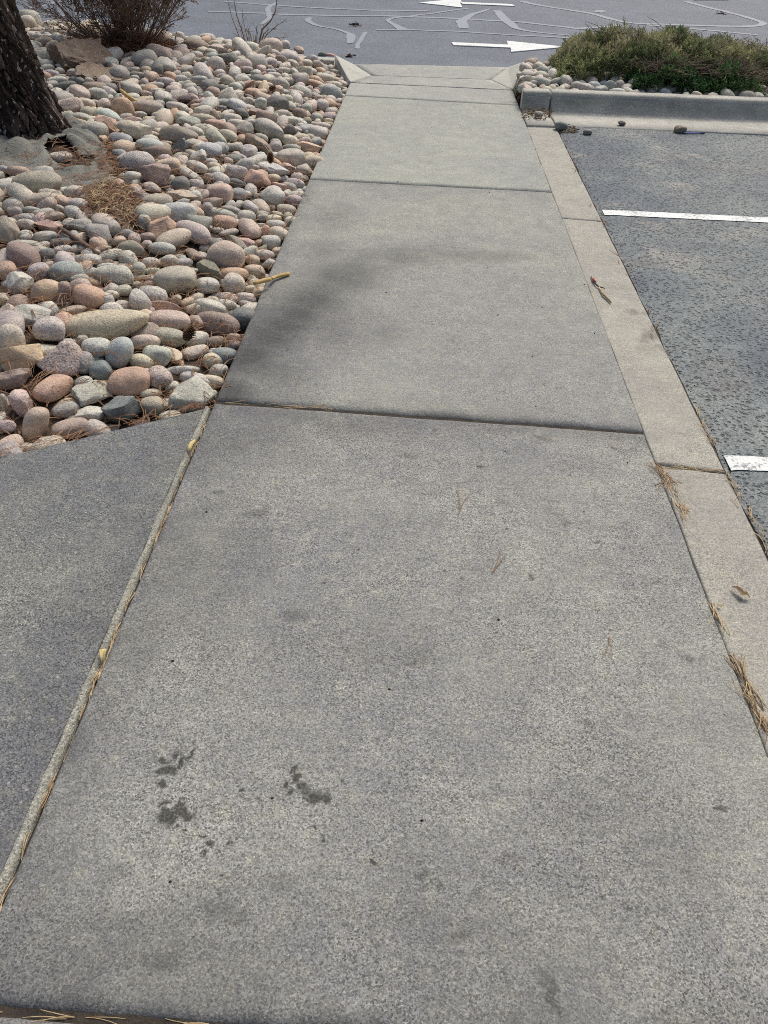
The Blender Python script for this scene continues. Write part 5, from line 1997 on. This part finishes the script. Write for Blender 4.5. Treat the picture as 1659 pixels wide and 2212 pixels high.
def pen():
    a, b = G(k4, 1128, 848, .004), G(k4, 1256, 848, .004)
    root = tag(empty('pen', a), 'blue pen lying on the asphalt along the gutter', 'pen')
    d = (b - a).normalized()
    m1 = simple('blue_plastic', srgb(70, 96, 170), srgb(84, 110, 184), 5, .4, 0)
    m2 = simple('dark_plastic', srgb(40, 48, 80), srgb(52, 60, 96), 5, .4, 0)
    mb = MB(); mb.tube([a, a + d * .004, b - d * .035, b - d * .03], [.004, .006, .006, .004], 10); mb.build('barrel', m1, root)
    mb = MB(); mb.tube([b - d * .034, b - d * .03, b], [.0065, .007, .0068], 10); mb.build('cap', m2, root)
    mb = MB(); mb.tube([a, a - d * .008, a - d * .014], [.0035, .0025, .001], 8); mb.build('tip', m2, root)
pen()

# broken strip of litter on the kerb strip
root = tag(empty('litter_strip', G(k8, 590, 700, 0)), 'thin broken dark twig-like strip with a red end on the kerb strip', 'litter')
mb = MB(); mb.tube([G(k8, 530, 628, .005), G(k8, 545, 662, .007), G(k8, 575, 692, .008), G(k8, 618, 706, .004)], [.0025, .004, .0035, .002], 6)
mb.build('dark_strip', simple('dark_litter', srgb(52, 48, 46), srgb(78, 70, 66), 40, .6, .1), root)
mb = MB(); mb.tube([G(k8, 545, 640, .010), G(k8, 552, 655, .012), G(k8, 562, 668, .010)], [.003, .005, .003], 6)
mb.build('red_end', simple('red_litter', srgb(178, 52, 52), srgb(196, 74, 66), 40, .5, .1), root)
mb = MB(); mb.tube([G(k8, 578, 692, .006), G(k8, 606, 740, .007), G(k8, 628, 760, .007), G(k8, 657, 795, .005)], [.003, .0045, .006, .004], 6)
mb.tube([G(k8, 600, 708, .006), G(k8, 607, 752, .006)], [.002, .002], 5)
mb.build('pale_stem', M_needle_pale, root)

def curled_leaf(pts, w, label, mat, lift):
    V_, F_ = [], []
    n = len(pts)
    for i, p in enumerate(pts):
        d = (pts[min(i + 1, n - 1)] - pts[max(i - 1, 0)])
        d.z = 0
        s_ = Vector((-d.y, d.x, 0)).normalized() * w[i]
        z = lift[i]
        for k, t in enumerate((-1, -.5, 0, .5, 1)):
            q = p + s_ * t
            V_.append((q.x, q.y, .003 + z + abs(t) * w[i] * .7))
    F_ = [(i * 5 + k, i * 5 + k + 1, (i + 1) * 5 + k + 1, (i + 1) * 5 + k) for i in range(n - 1) for k in range(4)]
    o = obj_from('dry_leaf', V_, F_, mat)
    o.modifiers.new('thickness', 'SOLIDIFY').thickness = .0012
    tag(o, label, 'leaf')
M_leaf_pale = simple('pale_leaf', srgb(206, 190, 140), srgb(186, 164, 110), 60, .7, .1)
curled_leaf([G(k9, 1152, 1050), G(k9, 1180, 1064), G(k9, 1205, 1085), G(k9, 1222, 1104), G(k9, 1250, 1110), G(k9, 1274, 1114)], [.001, .006, .008, .011, .007, .001], 'curled dry leaf lying on the kerb strip', M_leaf, [.002, .008, .006, .003, .008, .002])
curled_leaf([at(422, 952), at(417, 962), at(412, 970), at(409, 980)], [.002, .007, .008, .002], 'pale yellow leaf scrap wedged in the joint nearer the cobbles', M_leaf_pale, [0, .006, .006, 0])
curled_leaf([at(232, 1408), at(225, 1414), at(223, 1424), at(222, 1434)], [.003, .009, .006, .002], 'pale yellow leaf scrap wedged in the joint midway down the diagonal slab', M_leaf_pale, [.004, .008, .006, 0])
curled_leaf([G(k9, 1060, 1162), G(k9, 1075, 1172), G(k9, 1090, 1184)], [.001, .005, .001], 'tiny pale leaf flake on the kerb strip', M_leaf_pale, [.001, .002, .001])
def leaf_clump(q, r, label, seed):
    rr_ = random.Random(seed)
    V_, F_ = [], []
    for i in range(16):
        d = Vector((rr_.gauss(0, 1), rr_.gauss(0, .6), rr_.gauss(0, .25))).normalized()
        leaf_at(V_, F_, q + Vector((rr_.gauss(0, r * .5), rr_.gauss(0, r * .3), .006)), d, r * rr_.uniform(.5, 1.0), r * rr_.uniform(.12, .3))
    tag(obj_from('dead_leaves', V_, F_, M_twig_dark, None, False), label, 'leaves')
leaf_clump(G(k3, 165, 163, -.02), .07, 'dark dead leaf clump on the road beyond the ramp', 1)
leaf_clump(G(k3, 130, 368, -.02), .06, 'dark dead leaf clump on the road beside the ramp wing', 2)
leaf_clump(G(k4, 1348, 88, -.03), .07, 'dark dead leaf clump far out on the road beyond the juniper', 3)
# a few fallen bits on the concrete
mb = MB()
for i in range(46):
    x, y = random.uniform(-.6, 1.05), random.uniform(.6, 6.5)
    s_ = random.uniform(.0015, .004)
    mb.add([(x - s_, y, .001), (x, y - s_ * .7, .001), (x + s_ * 1.3, y, .001), (x, y + s_, .001), (x, y, .001 + s_)], [(0, 1, 4), (1, 2, 4), (2, 3, 4), (3, 0, 4)])
mb.build('debris_crumbs', M_dirt, None, False)['kind'] = 'stuff'
